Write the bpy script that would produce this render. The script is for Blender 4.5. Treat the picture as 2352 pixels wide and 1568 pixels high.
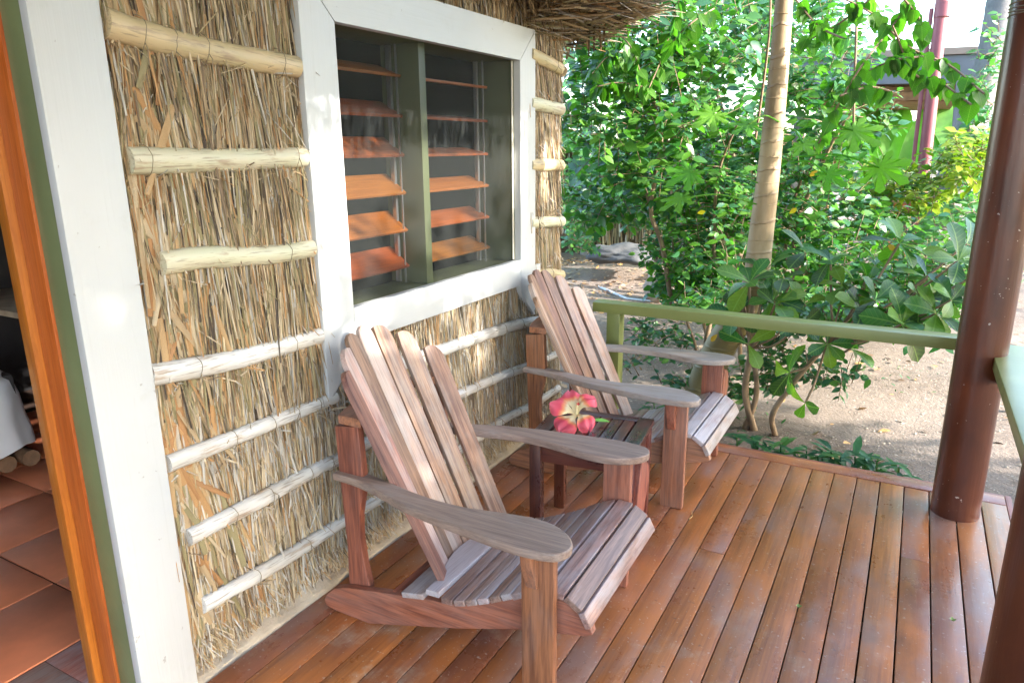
import bpy, math, random
import numpy as np
from mathutils import Vector, Matrix, Quaternion
random.seed(7); rng = np.random.default_rng(11)
for o in list(bpy.data.objects): bpy.data.objects.remove(o)
S = bpy.context.scene; COL = S.collection
PI = math.pi

# ------------------------------------------------------------------ camera
Rm = np.array([[0.87384,-0.11955,0.47128],[0.48617,0.23178,-0.84257],[-0.00844,0.96540,0.26067]])
yv = np.array([946.,451.,-1642.]); yv /= np.linalg.norm(yv)
zv = np.array([-52.,6086.,1642.]); zv /= np.linalg.norm(zv); zv = zv-yv*(zv@yv); zv /= np.linalg.norm(zv)
xv = np.cross(yv, zv)
Rm = np.array([xv, yv, zv])            # rows: world axes in camera space
CAMZ = 1.55
cam = bpy.data.cameras.new('camera'); camo = bpy.data.objects.new('camera', cam); COL.objects.link(camo)
M4 = Matrix([[*Rm[0],0],[*Rm[1],0],[*Rm[2],CAMZ],[0,0,0,1]])
camo.matrix_world = M4
cam.sensor_width = 36; cam.lens = 36*1642/2352; cam.clip_end = 500; cam.clip_start = .02
S.camera = camo
def at(px, py, Y=None, Z=None, X=None):
    """world point seen at a place of the photograph (2352 wide), at depth Y, height Z or offset X"""
    d = Rm @ np.array([(px-1176)/1642, -(py-784)/1642, -1.0])
    if Y is not None: t = Y/d[1]
    elif Z is not None: t = (Z-CAMZ)/d[2]
    else: t = X/d[0]
    return Vector((d[0]*t, d[1]*t, CAMZ+d[2]*t))

# ------------------------------------------------------------------ world, sun, exposure
W = bpy.data.worlds.new('World'); S.world = W; W.use_nodes = True
nt = W.node_tree; bg = nt.nodes['Background']
SUN_EL, SUN_AZ = math.radians(25), math.radians(88)      # azimuth from +Y towards +X
sky = nt.nodes.new('ShaderNodeTexSky'); sky.sky_type = 'NISHITA'; sky.sun_disc = False
sky.sun_elevation = SUN_EL; sky.sun_rotation = SUN_AZ; sky.air_density = 1.0; sky.dust_density = 1.2; sky.ozone_density = 1.0
nt.links.new(sky.outputs[0], bg.inputs[0]); bg.inputs[1].default_value = 0.15
sl = bpy.data.lights.new('sun', 'SUN'); sl.energy = 2.05; sl.angle = math.radians(0.55); sl.color = (1.0, .96, .90)
so = bpy.data.objects.new('sun', sl); COL.objects.link(so)
sd = Vector((math.sin(SUN_AZ)*math.cos(SUN_EL), math.cos(SUN_AZ)*math.cos(SUN_EL), math.sin(SUN_EL)))
so.rotation_euler = sd.to_track_quat('Z','Y').to_euler()
S.view_settings.view_transform = 'Standard'; S.view_settings.look = 'None'; S.view_settings.gamma = 1
S.view_settings.use_curve_mapping = False
S.view_settings.exposure = 3.2
S.cycles.max_bounces = 8; S.cycles.diffuse_bounces = 5; S.cycles.transparent_max_bounces = 12

# ------------------------------------------------------------------ materials
MATS = {}
class NB:
    def __init__(s, name):
        s.m = bpy.data.materials.new(name); s.m.use_nodes = True; s.t = s.m.node_tree
        s.n = s.t.nodes; s.b = s.n['Principled BSDF']; s.out = s.n['Material Output']
    def node(s, typ, **kw):
        x = s.n.new(typ)
        for k, v in kw.items(): setattr(x, k, v)
        return x
    def link(s, a, b): s.t.links.new(a, b)
    def set(s, inp, v): s.b.inputs[inp].default_value = v
    def coords(s, scale=(1,1,1), kind='Object', shift=True):
        tc = s.node('ShaderNodeTexCoord'); mp = s.node('ShaderNodeMapping')
        mp.inputs['Scale'].default_value = scale
        s.link(tc.outputs[kind], mp.inputs[0])
        if shift:
            oi = s.node('ShaderNodeObjectInfo'); mu = s.node('ShaderNodeMath', operation='MULTIPLY'); mu.inputs[1].default_value = 37.
            s.link(oi.outputs['Random'], mu.inputs[0]); cb = s.node('ShaderNodeCombineXYZ')
            for i in range(3): s.link(mu.outputs[0], cb.inputs[i])
            s.link(cb.outputs[0], mp.inputs['Location'])
        return mp.outputs[0]
    def noise(s, vec, scale=5, detail=4, rough=.55, dist=0):
        x = s.node('ShaderNodeTexNoise'); x.inputs['Scale'].default_value = scale; x.inputs['Detail'].default_value = detail
        x.inputs['Roughness'].default_value = rough; x.inputs['Distortion'].default_value = dist
        s.link(vec, x.inputs['Vector']); return x.outputs['Fac']
    def ramp(s, fac, stops, interp='LINEAR'):
        r = s.node('ShaderNodeValToRGB'); cr = r.color_ramp; cr.interpolation = interp
        while len(cr.elements) < len(stops): cr.elements.new(.5)
        for e, (p, c) in zip(cr.elements, stops):
            e.position = p; e.color = (c, c, c, 1) if isinstance(c, (int, float)) else (*c, 1)
        s.link(fac, r.inputs[0]); return r.outputs[0]
    def mix(s, fac, a, b, mode='MIX'):
        x = s.node('ShaderNodeMix', data_type='RGBA', blend_type=mode)
        if isinstance(fac, (int, float)): x.inputs[0].default_value = fac
        else: s.link(fac, x.inputs[0])
        for i, v in ((6, a), (7, b)):
            if isinstance(v, tuple): x.inputs[i].default_value = (*v, 1)
            else: s.link(v, x.inputs[i])
        return x.outputs[2]
    def math(s, op, a, b=0.5):
        x = s.node('ShaderNodeMath', operation=op)
        for i, v in enumerate((a, b)):
            if isinstance(v, (int, float)): x.inputs[i].default_value = v
            else: s.link(v, x.inputs[i])
        return x.outputs[0]
    def bump(s, h, strength=.3, dist=.01):
        x = s.node('ShaderNodeBump'); x.inputs['Strength'].default_value = strength; x.inputs['Distance'].default_value = dist
        s.link(h, x.inputs['Height']); s.link(x.outputs[0], s.b.inputs['Normal'])
    def rnd(s):
        """one random number per thing and per loose piece of its mesh"""
        g = s.node('ShaderNodeNewGeometry'); oi = s.node('ShaderNodeObjectInfo')
        return s.math('FRACT', s.math('ADD', g.outputs['Random Per Island'], oi.outputs['Random']), 0)
    def objrnd(s): return s.node('ShaderNodeObjectInfo').outputs['Random']
    def done(s, col=None, rough=None):
        if col is not None:
            if isinstance(col, tuple): s.set('Base Color', (*col, 1))
            else: s.link(col, s.b.inputs['Base Color'])
        if rough is not None:
            if isinstance(rough, (int, float)): s.set('Roughness', rough)
            else: s.link(rough, s.b.inputs['Roughness'])
        MATS[s.m.name] = s.m; return s.m

def m_plain(name, col, rough=.6, var=.12, scale=6, bump=.1, metal=0, spec=.5):
    b = NB(name); v = b.coords(); n = b.noise(v, scale, 5)
    c2 = tuple(x*(1-var) for x in col); c1 = tuple(min(1, x*(1+var)) for x in col)
    if bump: b.bump(b.noise(v, scale*8, 4), bump, .004)
    b.set('Metallic', metal); b.set('Specular IOR Level', spec)
    return b.done(b.ramp(n, [(.3, c2), (.7, c1)]), rough)

def m_wood(name, base, dark, grey, greyamt=.5, rough=.5, gscale=1., hue_var=.25, speck=None, coat=0):
    """wood with the grain along local X"""
    b = NB(name)
    v = b.coords((2.2*gscale, 38*gscale, 38*gscale)); grain = b.noise(v, 1.6, 7, .65, .6)
    v2 = b.coords((3, 9, 9)); blot = b.noise(v2, 1.6, 5, .65)
    v3 = b.coords((6, 220, 220)); fine = b.noise(v3, 1.2, 3, .6)
    c = b.mix(b.ramp(grain, [(.38, 0.), (.60, 1.)]), dark, base)
    c = b.mix(b.math('MULTIPLY', b.ramp(b.math('ADD', b.math('MULTIPLY', blot, .75), b.math('MULTIPLY', b.objrnd(), .25)), [(.42, 0.), (.62, 1.)]), greyamt), c, grey)
    c = b.mix(b.math('MULTIPLY', b.ramp(fine, [(.35, 1.), (.5, 0.)]), .30), c, tuple(x*.45 for x in dark))
    hs = b.node('ShaderNodeHueSaturation')
    b.link(c, hs.inputs['Color'])
    b.link(b.math('ADD', b.math('MULTIPLY', b.objrnd(), hue_var*1.6), 1-hue_var*.8), hs.inputs['Value'])
    r2 = b.math('FRACT', b.math('MULTIPLY', b.objrnd(), 17.3), 0)
    b.link(b.math('ADD', b.math('MULTIPLY', r2, .03), .485), hs.inputs['Hue'])
    c = hs.outputs[0]
    if speck:
        sp = b.noise(b.coords((1,1,1)), 95, 2, .5)
        mask = b.math('MULTIPLY', b.ramp(sp, [(.66, 0.), (.7, 1.)]), b.ramp(b.noise(b.coords((1,1,1)), 3, 3), [(.5, 0.), (.6, 1.)]))
        c = b.mix(b.math('MULTIPLY', mask, .6), c, speck)
    b.bump(b.math('ADD', grain, b.math('MULTIPLY', fine, .5)), .35, .002)
    b.set('Coat Weight', coat); b.set('Coat Roughness', .25)
    return b.done(c, b.math('ADD', b.math('MULTIPLY', blot, .3), rough-.15))

def m_leaf(name, cols, rough=.32, trans=.35, wax=.5, vein=False):
    b = NB(name); r = b.rnd()
    n = len(cols); c = b.ramp(r, [(i/n, cc) for i, cc in enumerate(cols)], 'CONSTANT')
    tc = b.coords((1,1,1)); c = b.mix(.35, c, b.ramp(b.noise(tc, 14, 3), [(.3, (.35,.35,.35)), (.7, (1,1,1))]), 'MULTIPLY')
    if vein:
        t2 = b.node('ShaderNodeTexCoord'); sp = b.node('ShaderNodeSeparateXYZ'); b.link(t2.outputs['Object'], sp.inputs[0])
        ay = b.math('ABSOLUTE', sp.outputs[1], 0)
        mid = b.ramp(ay, [(.0, 1.), (.008, .8), (.02, 0.)])
        side = b.math('FRACT', b.math('MULTIPLY', b.math('SUBTRACT', sp.outputs[0], b.math('MULTIPLY', ay, .9)), 9.), 0)
        sd_ = b.ramp(side, [(.0, .35), (.12, 0.), (.88, 0.), (1., .35)])
        c = b.mix(b.math('MAXIMUM', b.math('MULTIPLY', mid, .75), sd_), c, (.22, .34, .08))
    b.set('Specular IOR Level', wax)
    b.done(c, rough)
    tr = b.node('ShaderNodeBsdfTranslucent'); b.link(b.mix(1., c, (1.0, 1.5, .5), 'MULTIPLY'), tr.inputs[0])
    mx = b.node('ShaderNodeMixShader'); mx.inputs[0].default_value = trans
    b.link(b.b.outputs[0], mx.inputs[1]); b.link(tr.outputs[0], mx.inputs[2]); b.link(mx.outputs[0], b.out.inputs[0])
    return b.m

def m_straw(name, cols, rough=.62):
    b = NB(name); r = b.rnd(); n = len(cols)
    c = b.ramp(r, [(i/n, cc) for i, cc in enumerate(cols)], 'CONSTANT')
    v = b.coords((60, 60, 5), shift=False); k = b.noise(v, 2, 4)
    c = b.mix(.75, c, b.ramp(k, [(.3, (.45,.42,.38)), (.65, (1.15,1.12,1.1))]), 'MULTIPLY')
    b.set('Specular IOR Level', .35)
    return b.done(c, rough)

TAN=(.40,.29,.165); LT=(.50,.405,.27); OL=(.27,.23,.12); OR=(.41,.235,.10); GW=(.47,.44,.385); DK=(.07,.05,.035); BR=(.20,.14,.085); YL=(.38,.30,.165)
straw_mat = m_straw('straw', [TAN, LT, OL, OR, TAN, BR, YL, OL, LT, DK, TAN, GW])
straw_low = m_straw('bleached_lit_straw', [TAN, LT, GW, OR, LT, BR, YL, GW, LT, (.42,.36,.29), TAN, GW])  # paler than the upper straw: part sun bleaching, part light put into the colour
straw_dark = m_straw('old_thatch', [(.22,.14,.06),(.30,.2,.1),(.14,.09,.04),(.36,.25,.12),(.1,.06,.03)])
blade_mat = m_straw('dry_leaf_blade', [OR, (.45,.30,.15), TAN, (.36,.19,.08), LT, OL])
backing = m_plain('thatch_backing', (.10,.065,.035), .95, .5, 40, .8)
def m_white():
    b = NB('white_paint'); g = b.noise(b.coords((1.5, 40, 40)), 2, 5, .6, .3); n = b.noise(b.coords((1,1,1)), 2.2, 5)
    sp = b.noise(b.coords((1,1,1)), 46, 2); st = b.noise(b.coords((1,1,1)), 5, 6, .7)
    c = b.ramp(n, [(.3, (.45,.455,.445)), (.7, (.50,.505,.50))])
    c = b.mix(b.math('MULTIPLY', b.ramp(sp, [(.74,0.),(.77,1.)]), .5), c, (.2,.17,.13))
    c = b.mix(b.math('MULTIPLY', b.ramp(st, [(.60,0.),(.72,1.)]), .22), c, (.36,.33,.26))
    c = b.mix(b.math('MULTIPLY', b.ramp(g, [(.3,1.),(.4,0.)]), .12), c, (.3,.28,.24))
    b.bump(b.math('ADD', g, b.math('MULTIPLY', n, .6)), .30, .003); return b.done(c, .42)
white = m_white()
green_paint = m_plain('green_paint', (.15,.175,.08), .36, .14, 4, .15)
rail_green = m_plain('rail_green_paint', (.195,.215,.065), .34, .12, 3, .12)
grey_edge = m_plain('grey_trim_edge', (.36,.33,.31), .6, .1)  # greyer tone for the thin edge of the white door trim
chair_red = m_wood('red_chair_wood', (.35,.115,.06), (.16,.05,.03), (.27,.17,.145), .35, .5)
chair_slat = m_wood('weathered_slat', (.41,.215,.135), (.17,.08,.058), (.36,.30,.265), .75, .52, hue_var=.45)
chair_grey = m_wood('grey_weathered_wood', (.32,.225,.175), (.205,.14,.11), (.34,.30,.275), .7, .5, hue_var=.12)
seat_grey = m_wood('silvered_seat_slat', (.35,.215,.165), (.17,.10,.08), (.36,.335,.35), .85, .38, hue_var=.3)
table_wood = m_wood('dark_table_wood', (.085,.024,.022), (.032,.011,.012), (.17,.05,.025), .6, .3, hue_var=.2, coat=.3)
orange_wood = m_wood('orange_door_timber', (.46,.14,.02), (.33,.085,.012), (.42,.14,.03), .3, .4, hue_var=.1)
louvre_wood = m_wood('louvre_timber', (.42,.125,.022), (.31,.085,.015), (.40,.125,.03), .3, .42, hue_var=.1)
bamboo_mat = None
def m_bamboo(name, a, bb):
    b = NB(name); v = b.coords((2.5, 14, 14)); n = b.noise(v, 3, 6, .6); n2 = b.noise(b.coords((1.2,5,5)), 3, 4)
    fine = b.noise(b.coords((5, 90, 90)), 2, 4)
    c = b.mix(b.ramp(n2, [(.4, 0.), (.62, 1.)]), a, bb)
    c = b.mix(b.math('MULTIPLY', b.ramp(n, [(.57, 0.), (.66, 1.)]), .75), c, (.33,.23,.15))
    c = b.mix(b.math('MULTIPLY', b.ramp(fine, [(.36, 1.), (.44, 0.)]), .6), c, (.2,.15,.1))
    b.bump(fine, .3, .002); return b.done(c, .48)
bam_white = m_bamboo('bleached_bamboo', (.60,.585,.55), (.49,.455,.40))
bam_green = m_bamboo('greenish_bamboo', (.52,.50,.34), (.56,.50,.36))
bam_tan = m_bamboo('tan_bamboo', (.55,.42,.24), (.44,.36,.2))
twine = m_plain('twine', (.20,.16,.10), .9)

def m_deck():
    b = NB('deck_timber')
    grain = b.noise(b.coords((2, 45, 45)), 1.5, 7, .65, .5)
    blot = b.noise(b.coords((1.0, 3.0, 3.0)), 2.0, 6, .62)
    tc = b.node('ShaderNodeTexCoord')
    g = b.node('ShaderNodeNewGeometry')
    big = b.noise(g.outputs['Position'], 1.15, 5, .6)
    worn = b.noise(g.outputs['Position'], 4.5, 8, .7)
    r = b.objrnd()
    c = b.mix(b.ramp(grain, [(.3, 0.), (.7, 1.)]), (.24,.076,.026), (.49,.175,.048))
    c = b.mix(b.ramp(r, [(0., 0.), (1., .85)]), c, (.21,.068,.038))
    c = b.mix(b.ramp(blot, [(.46, 0.), (.64, .75)]), c, (.50,.165,.042))
    c = b.mix(b.ramp(b.noise(b.coords((.8, 2.2, 2.2)), 2.4, 6, .62), [(.5, 0.), (.66, .7)]), c, (.30,.185,.15))
    c = b.mix(b.ramp(big, [(.5, 0.), (.66, .55)]), c, (.26,.15,.14))
    pale = b.math('MULTIPLY', b.ramp(worn, [(.54, 0.), (.66, 1.)]), b.ramp(grain, [(.35, .3), (.55, 1.)]))
    # wear is heaviest where people walk past the chairs
    sep = b.node('ShaderNodeSeparateXYZ'); b.link(g.outputs['Position'], sep.inputs[0])
    walk = b.ramp(b.math('ADD', b.math('MULTIPLY', sep.outputs[1], .25), b.math('MULTIPLY', b.noise(g.outputs['Position'], .9, 3), .5)), [(.5, .62), (.95, .12)])
    c = b.mix(b.math('MULTIPLY', pale, walk), c, (.47,.38,.28))
    sp = b.noise(g.outputs['Position'], 70, 2, .5)
    c = b.mix(b.math('MULTIPLY', b.ramp(sp, [(.66,0.),(.70,1.)]), .45), c, (.55,.47,.40))
    dk = b.noise(g.outputs['Position'], 24, 3, .6)
    c = b.mix(b.math('MULTIPLY', b.ramp(dk, [(.66,0.),(.72,1.)]), .5), c, (.08,.05,.05))
    b.bump(b.math('ADD', grain, b.math('MULTIPLY', worn, 1.0)), .22, .003)
    return b.done(c, b.ramp(b.math('ADD', b.math('MULTIPLY', worn, .5), b.math('MULTIPLY', blot, .5)), [(.35, .20), (.7, .5)]))
deck_mat = m_deck()
def m_pole():
    b = NB('brown_pole_paint'); n = b.noise(b.coords((3,3,1.2)), 2, 5)
    sp = b.math('MULTIPLY', b.noise(b.coords((1,1,1)), 60, 2), b.ramp(b.noise(b.coords((1,1,1)), 2.3, 3), [(.4,.86),(.62,1.06)]))
    c = b.mix(b.ramp(n, [(.35,0.),(.7,1.)]), (.050,.014,.009), (.13,.034,.014))
    c = b.mix(b.math('MULTIPLY', b.ramp(sp, [(.72,0.),(.74,1.)]), .6), c, (.5,.42,.38))
    b.bump(b.noise(b.coords((14,14,1.5)), 4, 6), .35, .004)
    b.set('Coat Weight', .15); b.set('Coat Roughness', .25)
    return b.done(c, .3)
pole_mat = m_pole()
def m_ground():
    b = NB('sandy_ground'); v = b.coords((1,1,1), shift=False)
    n = b.noise(v, .7, 8, .6); n2 = b.noise(v, 9, 8, .7); n3 = b.noise(v, 60, 3, .6)
    c = b.ramp(b.math('ADD', b.math('MULTIPLY', n, .6), b.math('MULTIPLY', n2, .4)), [(.35, (.125,.085,.058)), (.5, (.20,.15,.112)), (.7, (.265,.205,.16))])
    c = b.mix(b.math('MULTIPLY', b.ramp(n3, [(.6,0.),(.68,1.)]), .5), c, (.16,.10,.06))
    c = b.mix(b.math('MULTIPLY', b.ramp(b.noise(v, 38, 4, .6), [(.62,0.),(.7,1.)]), .5), c, (.62,.54,.45))
    b.bump(b.math('ADD', n2, b.math('MULTIPLY', n3, .5)), .6, .03)
    return b.done(c, .95)
ground_mat = m_ground()
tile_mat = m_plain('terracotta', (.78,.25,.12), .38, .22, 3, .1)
grout = m_plain('grout', (.09,.05,.035), .9)
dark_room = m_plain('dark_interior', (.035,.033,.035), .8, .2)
conc = m_plain('sandy_render', (.42,.34,.25), .95, .2, 12, .8)
sheet = m_plain('white_sheet', (.75,.77,.82), .85, .04)
log_mat = m_plain('log_wood', (.2,.11,.06), .8, .3, 20, .5)
steel = m_plain('aluminium', (.6,.62,.64), .3, .05, 4, 0, .8)
bark_pale = None
def m_bark():
    b = NB('pale_papaya_bark'); n = b.noise(b.coords((1,1,.35)), 7, 6, .6); n2 = b.noise(b.coords((1,1,.5), shift=False), 2.2, 4)
    tc = b.node('ShaderNodeTexCoord'); sep = b.node('ShaderNodeSeparateXYZ'); b.link(tc.outputs['Object'], sep.inputs[0])
    ring = b.math('FRACT', b.math('ADD', b.math('MULTIPLY', sep.outputs[2], 6.2), b.math('MULTIPLY', n2, 1.3)), 0)
    rm = b.ramp(ring, [(0., 1.), (.05, .4), (.09, 0.), (.97, 0.), (1., 1.)])
    c = b.mix(b.ramp(n, [(.35,0.),(.65,1.)]), (.23,.155,.075), (.41,.30,.17))
    c = b.mix(b.math('MULTIPLY', b.math('MULTIPLY', rm, n), .75), c, (.24,.15,.08))
    low = b.ramp(b.math('MULTIPLY', b.math('ADD', sep.outputs[2], .0), 1.), [(.75, .9), (1.1, 0.)])
    c = b.mix(low, c, (.15,.125,.045))
    b.bump(b.math('ADD', n, rm), .5, .01)
    return b.done(c, .6)
bark_pale = m_bark()
bark = m_plain('brown_bark', (.22,.15,.09), .85, .35, 9, .6)
palm_bark = m_plain('grey_palm_bark', (.20,.19,.185), .9, .2, 14, .8)
leafA = m_leaf('shrub_leaf', [(.07,.20,.035),(.10,.25,.045),(.06,.175,.07),(.14,.30,.05),(.065,.19,.085),(.11,.27,.03)], .25, .42, .85)
leafB = m_leaf('far_leaf', [(.085,.22,.06),(.11,.27,.08),(.075,.20,.10),(.15,.32,.07),(.09,.24,.11)], .28, .42, .85)
leafC = m_leaf('glossy_big_leaf', [(.035,.13,.025),(.055,.17,.03),(.12,.24,.025),(.03,.10,.035),(.17,.27,.03),(.05,.10,.03),(.09,.2,.03)], .36, .38, .4, True)
leafV = m_leaf('vine_leaf', [(.08,.22,.02),(.11,.27,.03),(.06,.18,.03)], .38, .55, .45, True)
leafP = m_leaf('papaya_leaf', [(.12,.34,.03),(.17,.38,.035)], .45, .5, .4)
leafY = m_leaf('croton_leaf', [(.32,.38,.03),(.40,.42,.05),(.16,.28,.04),(.26,.36,.03)], .35, .35, .5)
leafG = m_leaf('ground_plant_leaf', [(.04,.13,.05),(.06,.17,.06),(.09,.2,.05),(.04,.12,.06)], .35, .3, .5)
litter_mat = m_straw('leaf_litter', [(.25,.15,.08),(.42,.28,.15),(.16,.1,.06),(.5,.3,.12),(.33,.25,.17)])
yellow = m_leaf('yellowed_leaf', [(.6,.33,.02),(.62,.42,.03)], .5, .3)

# ------------------------------------------------------------------ mesh helpers
def link(o, parent=None):
    COL.objects.link(o)
    if parent is not None: o.parent = parent
    return o
def tag(o, label=None, cat=None, group=None, kind=None):
    if label: o['label'] = label
    if cat: o['category'] = cat
    if group: o['group'] = group
    if kind: o['kind'] = kind
    return o
def empty(name, loc=(0,0,0), rz=0):
    o = bpy.data.objects.new(name, None); COL.objects.link(o); o.location = loc; o.rotation_euler = (0,0,rz)
    o.empty_display_size = .1; return o
def mesh(name, vs, fs, mat, smooth=False):
    m = bpy.data.meshes.new(name); m.from_pydata([tuple(v) for v in vs], [], fs); m.update()
    if mat: m.materials.append(mat)
    if smooth:
        for p in m.polygons: p.use_smooth = True
    return m
def obj(name, me, parent=None, mw=None):
    o = bpy.data.objects.new(name, me); COL.objects.link(o)
    if parent is not None: o.parent = parent
    if mw is not None: o.matrix_basis = mw
    return o
def bevel_mesh(me, w, seg=2):
    import bmesh
    bm = bmesh.new(); bm.from_mesh(me)
    bmesh.ops.bevel(bm, geom=list(bm.edges), offset=w, segments=seg, affect='EDGES', profile=.6, clamp_overlap=True)
    bm.to_mesh(me); bm.free()
    for p in me.polygons: p.use_smooth = True
    try: me.set_sharp_from_angle(angle=math.radians(40))
    except Exception: pass
    return me
def box_me(name, sx, sy, sz, mat, bev=0, seg=2):
    x, y, z = sx/2, sy/2, sz/2
    v = [(-x,-y,-z),(x,-y,-z),(x,y,-z),(-x,y,-z),(-x,-y,z),(x,-y,z),(x,y,z),(-x,y,z)]
    f = [(0,3,2,1),(4,5,6,7),(0,1,5,4),(1,2,6,5),(2,3,7,6),(3,0,4,7)]
    me = mesh(name, v, f, mat)
    if bev: bevel_mesh(me, bev, seg)
    return me
def box(name, lo, hi, mat, parent=None, bev=.002, axis='x'):
    """axis aligned board; its grain (local X) runs along `axis`"""
    c = [(a+b)/2 for a, b in zip(lo, hi)]; d = [abs(b-a) for a, b in zip(lo, hi)]
    if axis == 'x': R = Matrix.Identity(4); s = d
    elif axis == 'y': R = Matrix.Rotation(PI/2, 4, 'Z'); s = (d[1], d[0], d[2])
    else: R = Matrix.Rotation(-PI/2, 4, 'Y'); s = (d[2], d[1], d[0])
    return obj(name, box_me(name, *s, mat, bev), parent, Matrix.Translation(c) @ R)
def board(name, p0, p1, w, t, up, mat, parent=None, bev=.002):
    p0, p1 = Vector(p0), Vector(p1); x = (p1-p0); L = x.length; x.normalize(); up = Vector(up)
    y = up.cross(x).normalized(); z = x.cross(y)
    R = Matrix((x, y, z)).transposed().to_4x4()
    return obj(name, box_me(name, L, w, t, mat, bev), parent, Matrix.Translation((p0+p1)/2) @ R)
def prism_me(name, poly, t, mat, bev=.002, plane='xy'):
    """outline poly (2D) given thickness t, centred; plane xy: thickness z; xz: thickness y"""
    n = len(poly); vs = []
    for s in (-t/2, t/2):
        for a, b in poly: vs.append((a, b, s) if plane == 'xy' else (a, s, b))
    fs = [tuple(range(n-1, -1, -1)), tuple(range(n, 2*n))]
    for i in range(n): j = (i+1) % n; fs.append((i, j, n+j, n+i))
    if plane == 'xz': fs = [tuple(reversed(f)) for f in fs]
    import bmesh
    me = mesh(name, vs, fs, mat); bm = bmesh.new(); bm.from_mesh(me)
    bmesh.ops.recalc_face_normals(bm, faces=bm.faces)
    if bev:
        ed = [e for e in bm.edges if len(e.link_faces) == 2 and (len(e.link_faces[0].verts) > 4 or len(e.link_faces[1].verts) > 4)]
        bmesh.ops.bevel(bm, geom=ed, offset=bev, segments=3, affect='EDGES', profile=.6, clamp_overlap=True)
    bm.to_mesh(me); bm.free()
    for p in me.polygons: p.use_smooth = True
    try: me.set_sharp_from_angle(angle=math.radians(45))
    except Exception: pass
    return me
def tube_data(pts, rad, n=8, cap=True, half=False):
    pts = [Vector(p) for p in pts]; vs = []; fs = []; m = len(pts)
    up = Vector((0,0,1)); prev = None
    for i, p in enumerate(pts):
        d = (pts[min(i+1, m-1)]-pts[max(i-1, 0)]).normalized()
        if prev is None:
            a = d.orthogonal().normalized() if abs(d.z) > .9 else d.cross(up).normalized()
        else: a = (prev - d*prev.dot(d)).normalized()
        prev = a; b = d.cross(a); r = rad[i] if hasattr(rad, '__len__') else rad
        for k in range(n):
            t = 2*PI*k/n; vs.append(p + a*(r*math.cos(t)) + b*(r*math.sin(t)))
    for i in range(m-1):
        for k in range(n):
            j = (k+1) % n; fs.append((i*n+k, i*n+j, (i+1)*n+j, (i+1)*n+k))
    if cap: fs.append(tuple(range(n-1, -1, -1))); fs.append(tuple(range((m-1)*n, m*n)))
    return vs, fs
def tube(name, pts, rad, mat, parent=None, n=8, cap=True):
    v, f = tube_data(pts, rad, n, cap); o = obj(name, mesh(name, v, f, mat, True), parent)
    try: o.data.set_sharp_from_angle(angle=math.radians(60))
    except Exception: pass
    return o
def tubes_joined(name, lst, mat, parent=None, n=5):
    V = []; F = []
    for pts, rad in lst:
        v, f = tube_data(pts, rad, n); k = len(V); V += v; F += [tuple(i+k for i in q) for q in f]
    return obj(name, mesh(name, V, F, mat, True), parent)
def smooth_path(pts, k=6):
    pts = [Vector(p) for p in pts]; out = []
    P = [pts[0]*2-pts[1]] + pts + [pts[-1]*2-pts[-2]]
    for i in range(1, len(P)-2):
        for j in range(k):
            t = j/k; a, b, c, d = P[i-1], P[i], P[i+1], P[i+2]
            out.append(.5*((2*b)+(c-a)*t+(2*a-5*b+4*c-d)*t*t+(3*b-a-3*c+d)*t**3))
    out.append(pts[-1]); return out
def scatter(name, tv, tf, pos, rot, scl, mat, parent=None):
    """many copies of one small template joined in one mesh. pos (N,3), rot (N,3,3) columns=axes, scl (N,3)"""
    tv = np.asarray(tv, float); N = len(pos); nv = len(tv)
    V = np.einsum('nij,nvj->nvi', rot, tv[None]*scl[:, None, :]) + pos[:, None, :]
    me = bpy.data.meshes.new(name)
    loops = np.concatenate([np.array(f) for f in tf]); sizes = np.array([len(f) for f in tf])
    nl = len(loops)
    L = (loops[None]+np.arange(N)[:, None]*nv).ravel()
    me.vertices.add(N*nv); me.vertices.foreach_set('co', V.astype(np.float32).ravel())
    me.loops.add(N*nl); me.loops.foreach_set('vertex_index', L.astype(np.int32))
    st = (np.concatenate([[0], np.cumsum(sizes)[:-1]])[None]+np.arange(N)[:, None]*nl).ravel()
    me.polygons.add(N*len(tf)); me.polygons.foreach_set('loop_start', st.astype(np.int32))
    me.update(calc_edges=True); me.validate()
    me.polygons.foreach_set('use_smooth', np.ones(len(me.polygons), bool))
    me.materials.append(mat)
    o = obj(name, me, parent); o['kind'] = 'stuff'; return o
def frames(x, n):
    """rotation matrices with local X along x and local Z near n"""
    x = x/np.linalg.norm(x, axis=1, keepdims=True)
    y = np.cross(n, x); y /= (np.linalg.norm(y, axis=1, keepdims=True)+1e-9); z = np.cross(x, y)
    return np.stack([x, y, z], axis=2)
def mat_of(R, p, s):
    m = Matrix.Identity(4)
    for i in range(3):
        for j in range(3): m[i][j] = float(R[i, j]*s[j])
    m[0][3], m[1][3], m[2][3] = map(float, p); return m

# ------------------------------------------------------------------ leaf and straw templates (unit length along X)
def leaf_t(prof, fold=.18, droop=.12, seg=None):
    """prof: list of (x, halfwidth)"""
    vs = [(0,0,0)]; fs = []
    for x, w in prof:
        zc = -droop*x*x; vs += [(x, w, zc+fold*w), (x, 0, zc), (x, -w, zc+fold*w)]
    vs.append((1, 0, -droop)); n = len(prof)
    fs += [(0, 2, 1), (0, 3, 2)]
    for i in range(n-1):
        a = 1+3*i; b = a+3; fs += [(a, a+1, b+1, b), (a+1, a+2, b+2, b+1)]
    a = 1+3*(n-1); t = len(vs)-1; fs += [(a, a+1, t), (a+1, a+2, t)]
    return vs, fs
OVATE = leaf_t([(.12,.16),(.38,.29),(.72,.19)])
HEART = leaf_t([(-.06,.2),(.08,.38),(.38,.42),(.72,.2)], .2, .15)
OBOV = leaf_t([(.2,.06),(.45,.15),(.7,.235),(.88,.19)], .3, .35)
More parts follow.
